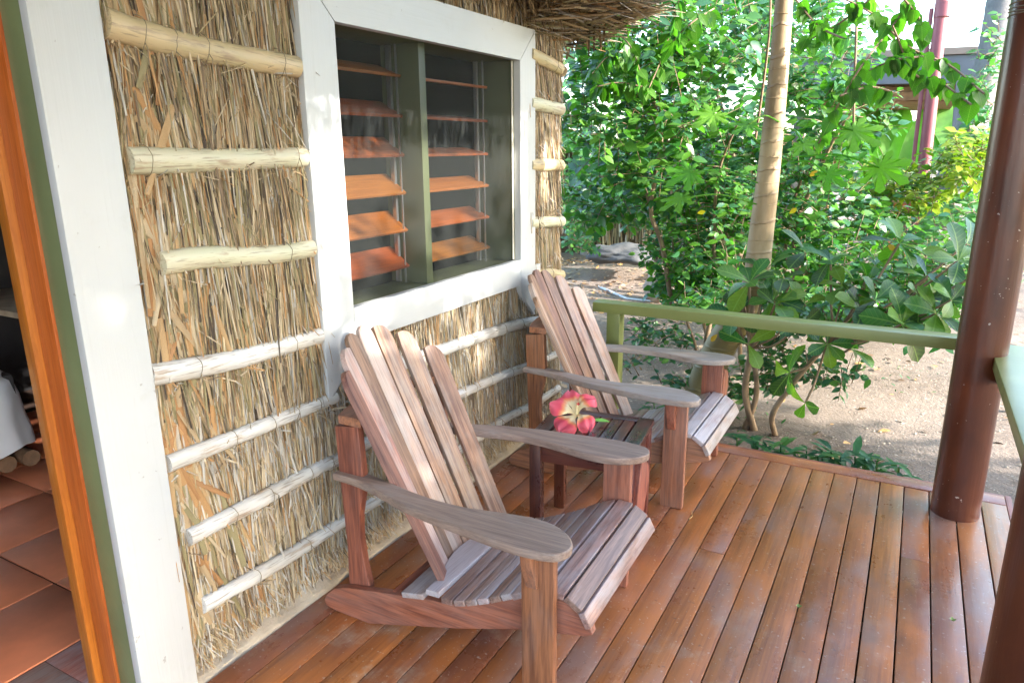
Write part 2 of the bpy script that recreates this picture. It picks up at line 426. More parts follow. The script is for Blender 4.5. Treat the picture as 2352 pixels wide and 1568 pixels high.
NARROW = leaf_t([(.15,.07),(.45,.11),(.75,.075)], .3, .35)
STRAW_V = []; STRAW_F = []
for i in range(5):
    x = i/4; b = .03*math.sin(x*PI*1.0)
    w = .5*(1-.35*abs(x-.4)*1.6)
    STRAW_V += [(x, w, b*1.), (x, 0, b+.35), (x, -w, b)]
for i in range(4):
    a = 3*i; STRAW_F += [(a, a+1, a+4, a+3), (a+1, a+2, a+5, a+4)]
STRAW_V = np.array(STRAW_V); STRAW_V[:, 2] -= 0

def rand_unit(n):
    v = rng.normal(size=(n, 3)); return v/np.linalg.norm(v, axis=1, keepdims=True)

# ================================================================== THE SETTING
GZ = -.25
def ground():
    n = 120; vs = []; fs = []
    xs = np.concatenate([np.linspace(-120, -8, 14)[:-1], np.linspace(-8, 8, 61), np.linspace(8, 120, 14)[1:]])
    ys = np.concatenate([np.linspace(-120, 2, 14)[:-1], np.linspace(2, 20, 70), np.linspace(20, 160, 16)[1:]])
    for y in ys:
        for x in xs:
            h = GZ + .02*math.sin(x*2.1+y)*math.cos(y*1.7) + .012*math.sin(x*5.3-y*4.1)
            h += .22*math.exp(-((x+3.6)**2/1.2+(y-9.6)**2/.9))
            if y > 22: h += (y-22)*.02
            vs.append((x, y, h))
    m = len(xs)
    for j in range(len(ys)-1):
        for i in range(m-1): a = j*m+i; fs.append((a, a+1, a+m+1, a+m))
    o = obj('ground', mesh('ground', vs, fs, ground_mat, True)); tag(o, 'sandy bare ground beyond the veranda', kind='structure')
ground()

# ---- deck: every board its own plank
deck = empty('deck', (0, 0, 0)); tag(deck, 'reddish brown timber veranda deck of long boards', kind='structure')
PITCH = .1008; X0 = .414
def plank(x0, x1, y0, y1, dz=0.):
    me = box_me('plank', y1-y0, x1-x0, .022, deck_mat, .0028, 2)
    jit = random.uniform(-.0012, .0012)
    return obj('plank', me, deck, Matrix.Translation(((x0+x1)/2, (y0+y1)/2, -.011+jit+dz)) @ Matrix.Rotation(PI/2, 4, 'Z'))
joints = {9: [2.586], 4: [1.2], 2: [2.9], 12: [1.05], 15: [1.75], 17: [.6], 19: [2.35], 6: [.3], 13: [2.95]}
for k in range(21):
    x1 = X0-k*PITCH; x0 = x1-PITCH
    g = .0034 if k > 4 else .0050
    cuts = [-1.8]+joints.get(k, [])+[3.576]
    for a, b_ in zip(cuts, cuts[1:]): plank(x0+g/2, x1-g/2, a+.0012, b_-.0012)
plank(X0+.0025, .512, -1.8, 3.576)
box('border_board', (-1.74, 3.580, -.022), (.512, 3.672, .0015), deck_mat, deck, .003)
box('fascia', (-1.74, 3.676, -.17), (.512, 3.70, -.004), chair_red, deck, .002)
box('side_fascia', (.516, -1.8, -.17), (.54, 3.70, -.004), chair_red, deck, .002, 'y')
for yy in (-1.2, -.3, .6, 1.5, 2.4, 3.3):
    box('joist', (-1.9, yy-.03, -.2), (.5, yy+.03, -.026), log_mat, deck, 0)
box('under_board', (-1.95, -1.8, -.245), (.50, 3.6, -.205), dark_room, deck, 0)

# ---- room floor inside the doorway
rf = empty('floor', (-3, 1, 0)); tag(rf, 'terracotta tiled floor inside the dark room', kind='structure')
obj('grout', box_me('grout', 3.6, 6, .02, grout), rf, Matrix.Translation((-.96, .3, -.016)))
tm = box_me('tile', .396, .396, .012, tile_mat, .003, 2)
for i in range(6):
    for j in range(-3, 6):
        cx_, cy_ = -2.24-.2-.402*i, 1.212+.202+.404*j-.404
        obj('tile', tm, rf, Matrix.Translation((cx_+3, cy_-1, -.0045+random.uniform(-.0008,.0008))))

# ================================================================== THATCHED HUT
hut = empty('thatched_hut', (-2.2, 1.5, 0)); tag(hut, 'straw thatched hut with bamboo battens, a white trimmed louvre window and an open doorway', 'hut')
hoff = Vector((2.2, -1.5, 0))
def H(o):
    o.matrix_basis = Matrix.Translation(hoff) @ o.matrix_basis; return o
WX = -1.762; YC = 3.64; RC = .14          # mean thatch plane, where the corner starts to turn
ribz = [-.06, .215, .467, .705, .95, 1.25, 1.526, 1.80, 2.08, 2.36]
def wall_point(s, z, off=0.):
    """s runs along the wall; past the corner it turns away"""
    k = 0
    for a, b_ in zip(ribz, ribz[1:]):
        if a <= z < b_: k = math.sin(PI*(z-a)/(b_-a))
    o = off + .016*k + .008*math.sin(s*7.3+z*2)*k
    if z < .2: o -= (.2-z)*.20
    if s < YC: return (WX+o, s, z), (1, 0, 0)
    a = (s-YC)/RC
    if a < PI/2: return (WX-RC+(RC+o)*math.cos(a), YC+(RC+o)*math.sin(a), z), (math.cos(a), math.sin(a), 0)
    return (WX-RC-(a-PI/2)*RC, YC+RC+o, z), (0, 1, 0)
# backing walls (with the window hole and the door hole left open)
def hb(name, lo, hi, mat, bev=0, axis='x', parent=None): return H(box(name, lo, hi, mat, parent or hut, bev, axis))
BX0, BX1 = -1.90, -1.80
hb('wall_core', (BX0, 1.10, -.2), (BX1, 1.86, 2.6), backing)
hb('wall_core', (BX0, 1.86, -.2), (BX1, 3.22, .93), backing)
hb('wall_core', (BX0, 1.86, 2.0), (BX1, 3.22, 2.6), backing)
hb('wall_core', (BX0, 3.22, -.2), (BX1, 3.70, 2.6), backing)
hb('wall_core', (BX0, -.62, 2.06), (BX1, 1.10, 2.6), backing)
hb('wall_core', (BX0, -2.2, -.2), (BX1, -.62, 2.6), backing)
hb('end_wall', (-6.0, 3.63, -.2), (BX0-.002, 3.73, 2.6), backing)
hb('end_wall', (-6.0, -2.3, -.2), (BX0-.002, -2.2, 2.6), backing)
hb('back_wall', (-6.1, -2.3, -.2), (-6.002, 3.73, 2.6), backing)
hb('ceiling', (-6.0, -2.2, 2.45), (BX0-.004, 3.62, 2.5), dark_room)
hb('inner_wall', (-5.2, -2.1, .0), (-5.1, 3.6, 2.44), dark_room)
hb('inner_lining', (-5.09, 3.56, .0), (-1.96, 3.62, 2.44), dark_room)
# roof: sloping slab over hut and veranda
def slab(name, a, b_, y0, y1, th, mat):
    vs = [(a[0],y0,a[1]),(b_[0],y0,b_[1]),(b_[0],y1,b_[1]),(a[0],y1,a[1])]
    vs += [(x,y,z+th) for x,y,z in vs]
    return H(obj(name, mesh(name, vs, [(0,3,2,1),(4,5,6,7),(0,1,5,4),(1,2,6,5),(2,3,7,6),(3,0,4,7)], mat), hut))
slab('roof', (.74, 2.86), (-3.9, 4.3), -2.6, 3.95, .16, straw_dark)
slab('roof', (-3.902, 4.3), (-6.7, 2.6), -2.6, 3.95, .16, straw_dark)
for xx, zz in ((-.1, 3.06), (-1.0, 3.34)): hb('purlin', (xx-.04, -2.5, zz-.09), (xx+.04, 3.9, zz+.0), log_mat, .005, 'y')
hb('eave_beam', (.23, -2.5, 2.86), (.39, 3.8, 2.97), log_mat, .005, 'y')
hb('gable', (-6.0, 3.64, 2.6), (-1.8, 3.72, 2.9), backing)

# straws
def straw_field(name, N, s0, s1, z0, z1, mat, lmin, lmax, wmin, wmax, holes=(), lean=.13, out=.10, offr=(-.03,.012), parent=hut, asparts=0, pname='straw', low=None):
    pos = []; X = []; Nn = []
    L = []; Wd = []
    k = 0
    while k < N:
        s = rng.uniform(s0, s1); z = rng.uniform(z0, z1)
        l = rng.uniform(lmin, lmax)
        if z-l < .0 : l = max(.06, z-.015)
        if any(h[0] < s < h[1] and (h[2] < z < h[3] or h[2] < z-l < h[3] or (z > h[3] and z-l < h[2])) for h in holes): continue
        p, n = wall_point(s, z, rng.uniform(*offr))
        bund = lean*(math.sin(s*23+z*5)+.6*math.sin(s*61-z*9))
        tx = bund + rng.normal()*lean
        n = Vector(n); t = Vector((-n.y, n.x, 0))
        d = Vector((0,0,-1)) + t*tx + n*(rng.normal()*.04+out*rng.uniform(-.2, 1)*.6)
        pos.append(p); X.append(tuple(d)); nn = n + t*rng.normal()*.6; Nn.append(tuple(nn)); L.append(l); Wd.append(rng.uniform(wmin, wmax)); k += 1
    pos = np.array(pos); R = frames(np.array(X), np.array(Nn)); scl = np.stack([L, Wd, np.array(Wd)*.9], 1)
    if asparts:
        me = mesh(pname, STRAW_V, STRAW_F, mat, True)
        for i in range(N):
            H(obj(pname, me, parent, mat_of(R[i], pos[i], scl[i])))
        return
    o = scatter(name, STRAW_V, STRAW_F, pos, R, scl, mat, parent); H(o); return o
WIN = (1.80, 3.29, .90, 2.06)
straw_field('thatch', 38000, 1.095, 3.84, .95, 2.55, straw_mat, .10, .34, .0028, .0078, (WIN,), lean=.055, offr=(-.035,.008))
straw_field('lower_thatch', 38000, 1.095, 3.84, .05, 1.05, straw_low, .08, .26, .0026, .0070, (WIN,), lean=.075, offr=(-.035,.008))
straw_field('loose_thatch', 1600, 1.13, 3.78, .10, 2.5, straw_mat, .05, .14, .0028, .005, (WIN,), .5, .3, (.0,.012))
# broad dry blades, mostly where the wall meets the door trim
def big_blades():
    me = mesh('dry_blade', STRAW_V, STRAW_F, blade_mat, True)
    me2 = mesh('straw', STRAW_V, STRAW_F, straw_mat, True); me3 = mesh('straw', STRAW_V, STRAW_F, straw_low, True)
    spots = [(1.125+abs(rng.normal())*.10, rng.uniform(.1, 2.2), 'b') for _ in range(230)]
    spots += [(rng.uniform(1.15, 1.75), rng.uniform(.9, 2.3), 's') for _ in range(60)]
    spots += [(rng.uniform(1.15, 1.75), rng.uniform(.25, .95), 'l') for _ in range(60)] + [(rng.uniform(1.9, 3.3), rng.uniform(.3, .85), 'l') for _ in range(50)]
    for s, z, k in spots:
        if z < 2.1 and z > .88 and s > 1.72 and s < 3.3: continue
        p, n = wall_point(s, z, .002+rng.uniform(0, .01))
        l = rng.uniform(.12, .28); w = rng.uniform(.012, .030) if k == 'b' else rng.uniform(.008, .014)
        ang = rng.normal()*(.30 if k == 'b' else .08)+(.15 if k == 'b' else 0)
        d = Vector((rng.uniform(.0, .05), math.sin(ang), -math.cos(ang)))
        Rr = frames(np.array([tuple(d)]), np.array([(1, rng.normal()*.5, 0)]))[0]
        if z-l < .04: l = max(.06, z-.04)
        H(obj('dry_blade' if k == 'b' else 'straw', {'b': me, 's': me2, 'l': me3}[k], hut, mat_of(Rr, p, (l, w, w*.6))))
big_blades()
# flaring ends at the foot of the wall and tufts that bend over the battens
def tufts():
    pos = []; X = []; Nn = []; sc = []
    for _ in range(2600):
        s = rng.uniform(1.13, 3.75); p, n = wall_point(s, rng.uniform(.05, .16), rng.uniform(-.01, .01))
        pos.append(p); X.append((rng.uniform(.0, .8), rng.normal()*.5+.2, -1)); Nn.append((1, rng.normal()*.4, .5)); sc.append((rng.uniform(.04, .10), rng.uniform(.003, .006), .003))
    for z in ribz[1:-1]:
        for _ in range(330):
            s = rng.uniform(1.14, 3.72)
            if WIN[0] < s < WIN[1] and z > .8: continue
            up = rng.random() < .6
            p, n = wall_point(s, z+(rng.uniform(.015, .06) if up else rng.uniform(-.05, -.02)), .01)
            pos.append(p); X.append((rng.uniform(.15, .75) if up else rng.uniform(.1,.4), rng.normal()*.7, -1 if up else rng.uniform(-1,.2))); Nn.append((1, rng.normal()*.5, .5)); sc.append((rng.uniform(.03, .085), rng.uniform(.003, .007), .003))
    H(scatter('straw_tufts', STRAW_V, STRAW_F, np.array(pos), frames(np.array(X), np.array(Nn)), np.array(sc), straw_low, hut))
tufts()

# bamboo battens: points along the wall, radius, material
def batten(pts, r, mat, hollow=True, nodes=(), end0=False):
    path = smooth_path(pts, 6); rad = []
    m = len(path)
    for i in range(m):
        t = i/(m-1); q = r*(1-.12*t)*(1+.025*math.sin(t*23+r*900)+.02*math.sin(t*61+r*300))
        for nd in nodes:
            q *= 1+.07*math.exp(-((t-nd)/.012)**2)
        rad.append(q)
    # half-round: flatten towards the wall
    v, f = tube_data([(0, p[1], p[2]) for p in path], rad, 14, True)
    vs = []
    for i, p in enumerate(v):
        ring = i//14 if i < m*14 else m-1
        vs.append((path[min(ring, m-1)][0] + p[0]*.85, p[1], p[2]))
    c = sum((Vector(p) for p in path), Vector())/m
    d = (path[-1]-path[0]); ang = math.atan2(d.z, d.y)
    # local X along the batten so the grain follows it
    Rz = Matrix.Rotation(PI/2, 4, 'Z') @ Matrix.Rotation(-ang, 4, 'Y'); mw = Matrix.Translation(c) @ Rz; inv = mw.inverted()
    me = mesh('bamboo_batten', [inv @ Vector(q) for q in vs], f, mat, True)
    try: me.set_sharp_from_angle(angle=math.radians(60))
    except Exception: pass
    o = H(obj('bamboo_batten', me, hut, mw))
    return o, path
def tie(path, t, r):
    i = int(t*(len(path)-1)); p = path[i]
    pts = []
    for k in range(13):
        a = -PI*.62+PI*1.24*k/12; pts.append((p[0]+.005+math.cos(a)*(r+.004)*.88, p[1]+.003*math.sin(3*a)+rng.normal()*.0015, p[2]+math.sin(a)*(r+.005)))
    H(tube('twine_tie', pts, .0011, twine, hut, 5))
    if rng.random() < .7:
        q = pts[rng.integers(4, 9)]; 
        H(tube('twine_tie', [q, (q[0]+.012, q[1]+rng.normal()*.02, q[2]-.015), (q[0]+.008, q[1]+rng.normal()*.03, q[2]-.05-rng.random()*.04)], .0014, twine, hut, 4))
BX = -1.740
B = [  # (y,z) points, radius, material, ties, nodes
 (((1.135,1.845),(1.30,1.822),(1.50,1.808),(1.748,1.80)), .037, bam_tan, (.18,.36,.55,.93), ()),
 (((1.145,1.528),(1.40,1.525),(1.748,1.528)), .035, bam_green, (.15,.92), (.45,)),
 (((1.195,1.262),(1.32,1.262),(1.44,1.249),(1.60,1.236),(1.748,1.236)), .033, bam_green, (.82,), (.3,)),
 (((1.118,.972),(1.38,.945),(1.55,.940),(1.752,.935)), .032, bam_white, (.18,.8), (.58,)),
 (((1.13,.712),(1.385,.706),(1.60,.702),(1.80,.698)), .026, bam_white, (.3,.55,.72,.85), (.7,)),
 (((1.16,.468),(1.46,.466),(1.70,.470),(1.81,.462),(2.2,.470),(2.56,.462),(3.0,.438),(3.31,.408),(3.62,.392),(3.70,.39)), .027, bam_white, (.06,.12,.2,.27,.45,.6,.7,.85), (.28,.5,.8)),
 (((1.175,.232),(1.48,.213),(1.857,.211),(2.3,.20),(2.71,.19),(2.99,.20),(3.31,.175),(3.66,.17)), .026, bam_white, (.1,.2,.3,.4,.5,.6,.7,.8), (.18,.4,.6)),
 (((1.90,.735),(2.45,.706),(2.80,.69),(3.17,.668),(3.46,.63),(3.66,.62)), .030, bam_white, (.35,.5,.62,.75,.8,.85), (.45,.7)),
 (((3.30,1.995),(3.50,1.975),(3.66,1.955)), .035, bam_tan, (.7,), ()),
 (((3.30,1.768),(3.64,1.752),(3.68,1.750)), .034, bam_green, (.8,), ()),
 (((3.30,1.468),(3.5,1.464),(3.68,1.458)), .034, bam_tan, (.3,.8,), (.5,)),
 (((3.30,1.178),(3.5,1.165),(3.70,1.15)), .032, bam_green, (.2,.8), (.6,)),
 (((3.30,.905),(3.52,.88),(3.70,.845)), .032, bam_tan, (.5,), ()),
]
for pts, r, mt, ties, nodes in B:
    o, path = batten([(BX+(.004 if r > .03 else .008), y, z) for y, z in pts], r, mt, nodes=nodes)
    for t in ties: tie(path, t, r)
# round the corner stubs
for z in (1.95, 1.75, 1.455, 1.15, .84, .62, .39):
    pts = [wall_point(s, z, .02)[0] for s in np.linspace(3.69, 4.1, 9)]
    H(tube('bamboo_batten', pts, .028, bam_tan, hut, 10))

# ledge of render at the foot of the wall
def ledge():
    vs = []; fs = []; n = 90
    ys = np.linspace(1.0, 3.72, n)
    for y in ys:
        w = .012*math.sin(y*9)+.01*math.sin(y*23+1)
        for x, z in ((-1.708+w*.25, -.03), (-1.709+w*.3, .002+abs(w)*.2), (-1.735+w*.6, .012+w*.4), (-1.765, .03+w*.6), (-1.80, .052+w), (-1.85, .06), (-1.87, -.03)):
            vs.append((x+rng.normal()*.001, y, z+rng.normal()*.0015))
    for i in range(n-1):
        for j in range(6): a = i*7+j; fs.append((a, a+1, a+8, a+7))
    H(obj('render_ledge', mesh('render_ledge', vs, fs, conc, True), hut))
ledge()

# ---- door trim, jamb, frame, threshold
door = H(empty('doorway', (0,0,0))); door.parent = hut
def D(name, lo, hi, mat, bev=.002, axis='z'): return box(name, lo, hi, mat, door, bev, axis)
D('door_trim', (-1.745, .952, -.02), (-1.716, 1.118, 2.32), white, .003)
D('trim_edge', (-1.7485, .9545, -.02), (-1.7455, 1.10, 2.32), grey_edge, 0)
D('door_jamb', (-1.832, .957, -.02), (-1.749, 1.09, 2.3), green_paint, .002)
D('door_frame', (-1.905, .950, -.018), (-1.833, 1.09, 2.3), orange_wood, .003)
D('door_stop', (-1.930, .930, -.018), (-1.906, 1.09, 2.3), orange_wood, .003)
D('door_frame', (-2.000, .955, -.018), (-1.931, 1.09, 2.3), orange_wood, .003)
D('threshold', (-2.235, -.62, -.03), (-1.835, .955, -.002), m_wood('worn_threshold', (.55,.20,.13), (.38,.13,.09), (.52,.45,.42), .6, .5), .004, 'y')
D('threshold_slab', (-2.235, .957, -.03), (-2.003, 3.5, -.0025), MATS['worn_threshold'], .002, 'y')
D('door_head', (-2.0, -.62, 2.06), (-1.75, .95, 2.2), green_paint, .002, 'y')
D('door_trim', (-1.745, -.76, -.02), (-1.716, -.60, 2.32), white, .003)
D('door_jamb', (-2.0, -.72, -.02), (-1.75, -.62, 2.3), green_paint, .002)

# ---- window
win = H(empty('window', (0,0,0))); win.parent = hut
def Wn(name, lo, hi, mat, bev=.002, axis='y'): return box(name, lo, hi, mat, win, bev, axis)
TX0, TX1 = -1.752, -1.716
def trim(poly, name='trim_board'):
    me = prism_me(name, [(z, y) for y, z in poly], TX1-TX0, white, .0025, 'xy')   # local x = up
    R = Matrix(((0,0,1,0),(0,1,0,0),(1,0,0,0),(0,0,0,1)))
    # columns: local x -> world z, local y -> world y, local z -> world x
    c = sum((Vector((z, y, 0)) for y, z in poly), Vector())/len(poly)
    for v in me.vertices: v.co -= c
    return obj(name, me, win, Matrix.Translation(((TX0+TX1)/2, c.y, c.x)) @ R)
trim([(1.755,2.100),(1.9125,1.9505),(1.9125,.885),(1.9125,.835),(1.768,.700),(1.755,.700)])
trim([(3.333,2.100),(3.333,.690),(3.320,.690),(3.175,.835),(3.175,.885),(3.175,1.9505)])
hd = prism_me('trim_board', [(1.757,2.103),(3.331,2.103),(3.1735,1.952),(1.914,1.952)], TX1-TX0, white, .0025, 'xy')
cc = Vector((2.544, 2.03, 0))
for v in hd.vertices: v.co -= cc
obj('trim_board', hd, win, Matrix.Translation(((TX0+TX1)/2, 2.544, 2.03)) @ Matrix(((0,0,1,0),(1,0,0,0),(0,1,0,0),(0,0,0,1))))
Wn('trim_board', (TX0+.002, 1.9135, .872), (TX1-.001, 3.1735, 1.004), white, .0025)
Wn('window_sill', (-1.95, 1.86, .955), (TX0-.001, 3.24, .996), green_paint, .003)
Wn('sill_nose', (-1.80, 3.335, .915), (-1.72, 3.40, .955), white, .003)
G2 = green_paint
Wn('mullion', (-1.965, 2.446, .997), (-1.776, 2.490, 1.954), green_paint, .002, 'z')
Wn('window_jamb', (-1.97, 1.86, .99), (-1.754, 1.905, 2.02), green_paint, .002, 'z')
Wn('window_jamb', (-1.97, 3.178, .99), (-1.754, 3.225, 2.02), green_paint, .002, 'z')
Wn('window_head', (-1.97, 1.905, 1.955), (-1.754, 3.178, 2.02), green_paint, .002)
Wn('screen_bead', (-1.757, 3.157, 1.006), (-1.753, 3.1735, 1.95), m_plain('cream_bead', (.62,.60,.50), .5), .001, 'z')
for y in (2.425, 3.085):
    Wn('louvre_channel', (-1.925, y, 1.0), (-1.905, y+.014, 1.95), steel, .001, 'z')
    Wn('louvre_channel', (-1.87, y-.01, 1.0), (-1.864, y-.004, 1.95), steel, .0, 'z')
for y in (1.93, 2.508):
    Wn('louvre_channel', (-1.925, y-.014, 1.0), (-1.905, y, 1.95), steel, .001, 'z')
# louvre blades, tilted up towards the room
lb = {}
for y0, y1 in ((1.935, 2.440), (2.512, 3.112)):
    for i, z in enumerate((1.832, 1.678, 1.524, 1.372, 1.218, 1.066)):
        tilt = math.radians([20, 27, 34, 36, 37, 38][i]) if y0 < 2 else math.radians([7, 8, 12, 20, 22, 24][i])
        w = .128; cxp = -1.862-w/2*math.cos(tilt); cz = z+w/2*math.sin(tilt)
        key = round(y1-y0, 3)
        if key not in lb: lb[key] = box_me('louvre_blade', y1-y0, w, .012, louvre_wood, .002)
        # local x -> world y ; local y -> (-cos, 0, sin)
        ly = Vector((-math.cos(tilt), 0, math.sin(tilt))); lx = Vector((0,1,0)); lz = lx.cross(ly)
        Rb = Matrix((lx, ly, lz)).transposed().to_4x4()
        obj('louvre_blade', lb[key], win, Matrix.Translation((cxp, (y0+y1)/2, cz)) @ Rb)
# insect screen
def m_screen():
    b = NB('insect_screen')
    b.set('Specular IOR Level', .1); b.done((.032,.035,.033), .8)
    tr = b.node('ShaderNodeBsdfTransparent'); mx = b.node('ShaderNodeMixShader')
    v = b.coords((1,1,1), shift=False); w1 = b.noise(v, 260, 2); 
    b.link(b.ramp(w1, [(.3, .36), (.7, .52)]), mx.inputs[0]); b.link(tr.outputs[0], mx.inputs[1]); b.link(b.b.outputs[0], mx.inputs[2]); b.link(mx.outputs[0], b.out.inputs[0])
    return b.m
scr = m_screen()
obj('insect_screen', mesh('insect_screen', [(0,1.906,1.0),(0,3.177,1.0),(0,3.177,1.955),(0,1.906,1.955)], [(0,1,2,3)], scr), win, Matrix.Translation((-1.762,0,0)))

# ---- thatch hanging over the wall: eave fringe
def fringe():
    N = 5200; pos = []; X = []; Nn = []; sc = []
    for _ in range(N):
        y = rng.uniform(1.0, 3.95); k = max(0, (y-2.6)/1.3)
        x = rng.uniform(-1.80, -1.60+.05*k); z = 2.19+(x+1.8)*.45+rng.uniform(0, .14)+ .03*math.sin(y*5)
        if y < 2.2: z += .05
        pos.append((x, y, z)); X.append((rng.normal()*.25+.15, rng.normal()*.5+.25*k, -1+rng.random()*.5)); Nn.append((1, rng.normal(), .3))
        l = rng.uniform(.06, .15); sc.append((l, rng.uniform(.004, .011), .004))
    sc = np.array(sc)
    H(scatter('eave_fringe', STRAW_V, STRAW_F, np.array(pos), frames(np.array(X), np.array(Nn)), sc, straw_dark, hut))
    # palm fronds woven at the corner of the eave, reaching outwards
    pos = []; X = []; Nn = []; sc = []
    for _ in range(1700):
        y = rng.uniform(3.2, 4.0); x = rng.uniform(-1.85, -1.38)
        z = 2.10 + (x+1.8)*.30 + rng.uniform(0, .16)
        a = rng.choice([0, 1.2, 2.2]) + rng.normal()*.2
        pos.append((x, y, z)); X.append((math.cos(a), math.sin(a)*.9, rng.normal()*.16+.05)); Nn.append((rng.normal()*.4, rng.normal()*.4, 1))
        sc.append((rng.uniform(.1, .28), rng.uniform(.008, .02), .006))
    H(scatter('woven_fronds', STRAW_V, STRAW_F, np.array(pos), frames(np.array(X), np.array(Nn)), np.array(sc), straw_mat, hut))
    slab_v = [(-1.86,.9,2.30),(-1.42,.9,2.46),(-1.42,3.9,2.46),(-1.86,3.9,2.30)]
    slab_v += [(x,y,z+.2) for x,y,z in slab_v]
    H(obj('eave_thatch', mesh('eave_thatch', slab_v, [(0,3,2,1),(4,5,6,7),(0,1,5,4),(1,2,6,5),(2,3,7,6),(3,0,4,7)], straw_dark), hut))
    # hanging ends
    me = mesh('dry_blade', STRAW_V, STRAW_F, straw_dark, True)
    for px_, py_ in ((1325,70),(1335,78),(1345,72),(1352,84),(1365,70),(1375,66),(1318,62),(1390,60)):
        p = at(px_, py_-25, Y=3.8+rng.random()*.1)
        Rr = frames(np.array([(rng.normal()*.1, rng.normal()*.1, -1)]), np.array([(.3, -1, 0)]))[0]
        H(obj('dry_blade', me, hut, mat_of(Rr, p, (.12+rng.random()*.05, .012, .006))))
    # veranda eave: ragged straw edge that draws the fringed shadow line on the wall
    pos = []; X = []; Nn = []; sc = []
    for _ in range(2600):
        y = rng.uniform(-2.5, 3.9); pos.append((.74+rng.uniform(-.05, .05), y, 2.775+rng.uniform(0, .13)))
        X.append((rng.normal()*.15+.1, rng.normal()*.2, -1)); Nn.append((1, rng.normal()*.3, 0)); sc.append((rng.uniform(.05, .095), rng.uniform(.006, .012), .004))
    H(scatter('veranda_eave_straw', STRAW_V, STRAW_F, np.array(pos), frames(np.array(X), np.array(Nn)), np.array(sc), straw_dark, hut))
fringe()

# ---- things inside the room
bed = empty('bed', (-4.3, 1.33, 0)); tag(bed, 'bed in the dark room with a white sheet hanging over its end', 'bed')
def bed_sheet():
    vs = []; fs = []; n = 60
    # plan outline of the mattress corner nearest the door
    path = []
    for i in range(n):
        t = i/(n-1)
        if t < .45: path.append((.58, -1.1+t/.45*1.35))
        elif t < .62: a = (t-.45)/.17*PI/2; path.append((.58-.22+.22*math.cos(a), .25+.22*math.sin(a)))
        else: path.append((.36-(t-.62)/.38*1.3, .47))
    cx0, cy0 = 0, -.3
    prof = [(.0, .56), (.72, .55), (.9, .53), (.975, .47), (1.0, .38), (1.0, .28), (1.01, .2), (1.015, .13)]
    for i, (x, y) in enumerate(path):
        for j, (s, z) in enumerate(prof):
            f = .012*math.sin(i*1.35)*max(0, j-3)/4+.008*math.sin(i*.6+j)
            zz = z + (.012*math.sin(i*.9) if j == 7 else 0)
            vs.append((cx0+(x-cx0)*(s+f), cy0+(y-cy0)*(s+f), zz))
    k = len(prof)
    for i in range(n-1):
        for j in range(k-1): a = i*k+j; fs.append((a, a+1, a+k+1, a+k))
    return obj('sheet', mesh('sheet', vs, fs, sheet, True), bed)
bed_sheet()
for i in range(6):
    tube('bed_log', [(-.6, .05+.1*i-.12, .07), (.55+.02*(i%2), .05+.1*i-.16, .07)], .042, log_mat, bed, 10)
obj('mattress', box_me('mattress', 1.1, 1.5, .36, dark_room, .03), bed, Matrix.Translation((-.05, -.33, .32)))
sh = empty('shelf', (-4.2, 2.0, .78)); tag(sh, 'pale timber shelf board in the dark room behind the door frame', 'shelf')
obj('board', box_me('board', .9, .5, .03, conc, .004), sh, Matrix.Translation((.1, .05, 0)))
obj('leg', box_me('leg', .06, .06, .76, dark_room, .004), sh, Matrix.Translation((.4, -.1, -.4)))

# ================================================================== POSTS AND RAILS
def post(loc, label):
    p = empty('veranda_post', loc); tag(p, label, 'post', 'round brown posts holding the veranda roof')
    tube('pole', [(0,0,-.01), (0,0,.8), (0,0,1.6), (0,0,2.88)], [.0935,.0925,.092,.0915], pole_mat, p, 40)
    return p
p1 = post((.308, 3.406, 0), 'round reddish brown post at the far corner of the deck, between the two green rails')
for k, z in enumerate((2.02, 2.035, 2.05, 2.003)):
    tube('wire_band', [(.0932*math.cos(a), .0932*math.sin(a), z+.006*math.sin(a+k)) for a in np.linspace(0, 2*PI, 40)], .002, twine, p1, 4, False)
post((.308, 1.427, 0), 'round reddish brown post cut off by the right edge of the picture')
r1 = empty('veranda_rail', (-.6, 3.65, .7)); tag(r1, 'green painted rail running from the hut corner to the far brown post', 'rail', 'green rails along the deck edges')
box('top_rail', (-.90+.0, -.045, -.027), (.95, .055, .027), rail_green, r1, .004)
box('rail_post', (-.82, -.03, -.70), (-.745, .045, -.0275), rail_green, r1, .003, 'z')
r2 = empty('veranda_rail', (.42, 2.4, .7)); tag(r2, 'wide green painted rail between the two brown posts, at the right edge', 'rail', 'green rails along the deck edges')
box('top_rail', (-.073, -1.3, -.02), (.09, 1.18, .03), rail_green, r2, .004, 'y')
box('rail_apron', (-.05, -1.3, -.075), (-.02, 1.18, -.0205), rail_green, r2, .003, 'y')

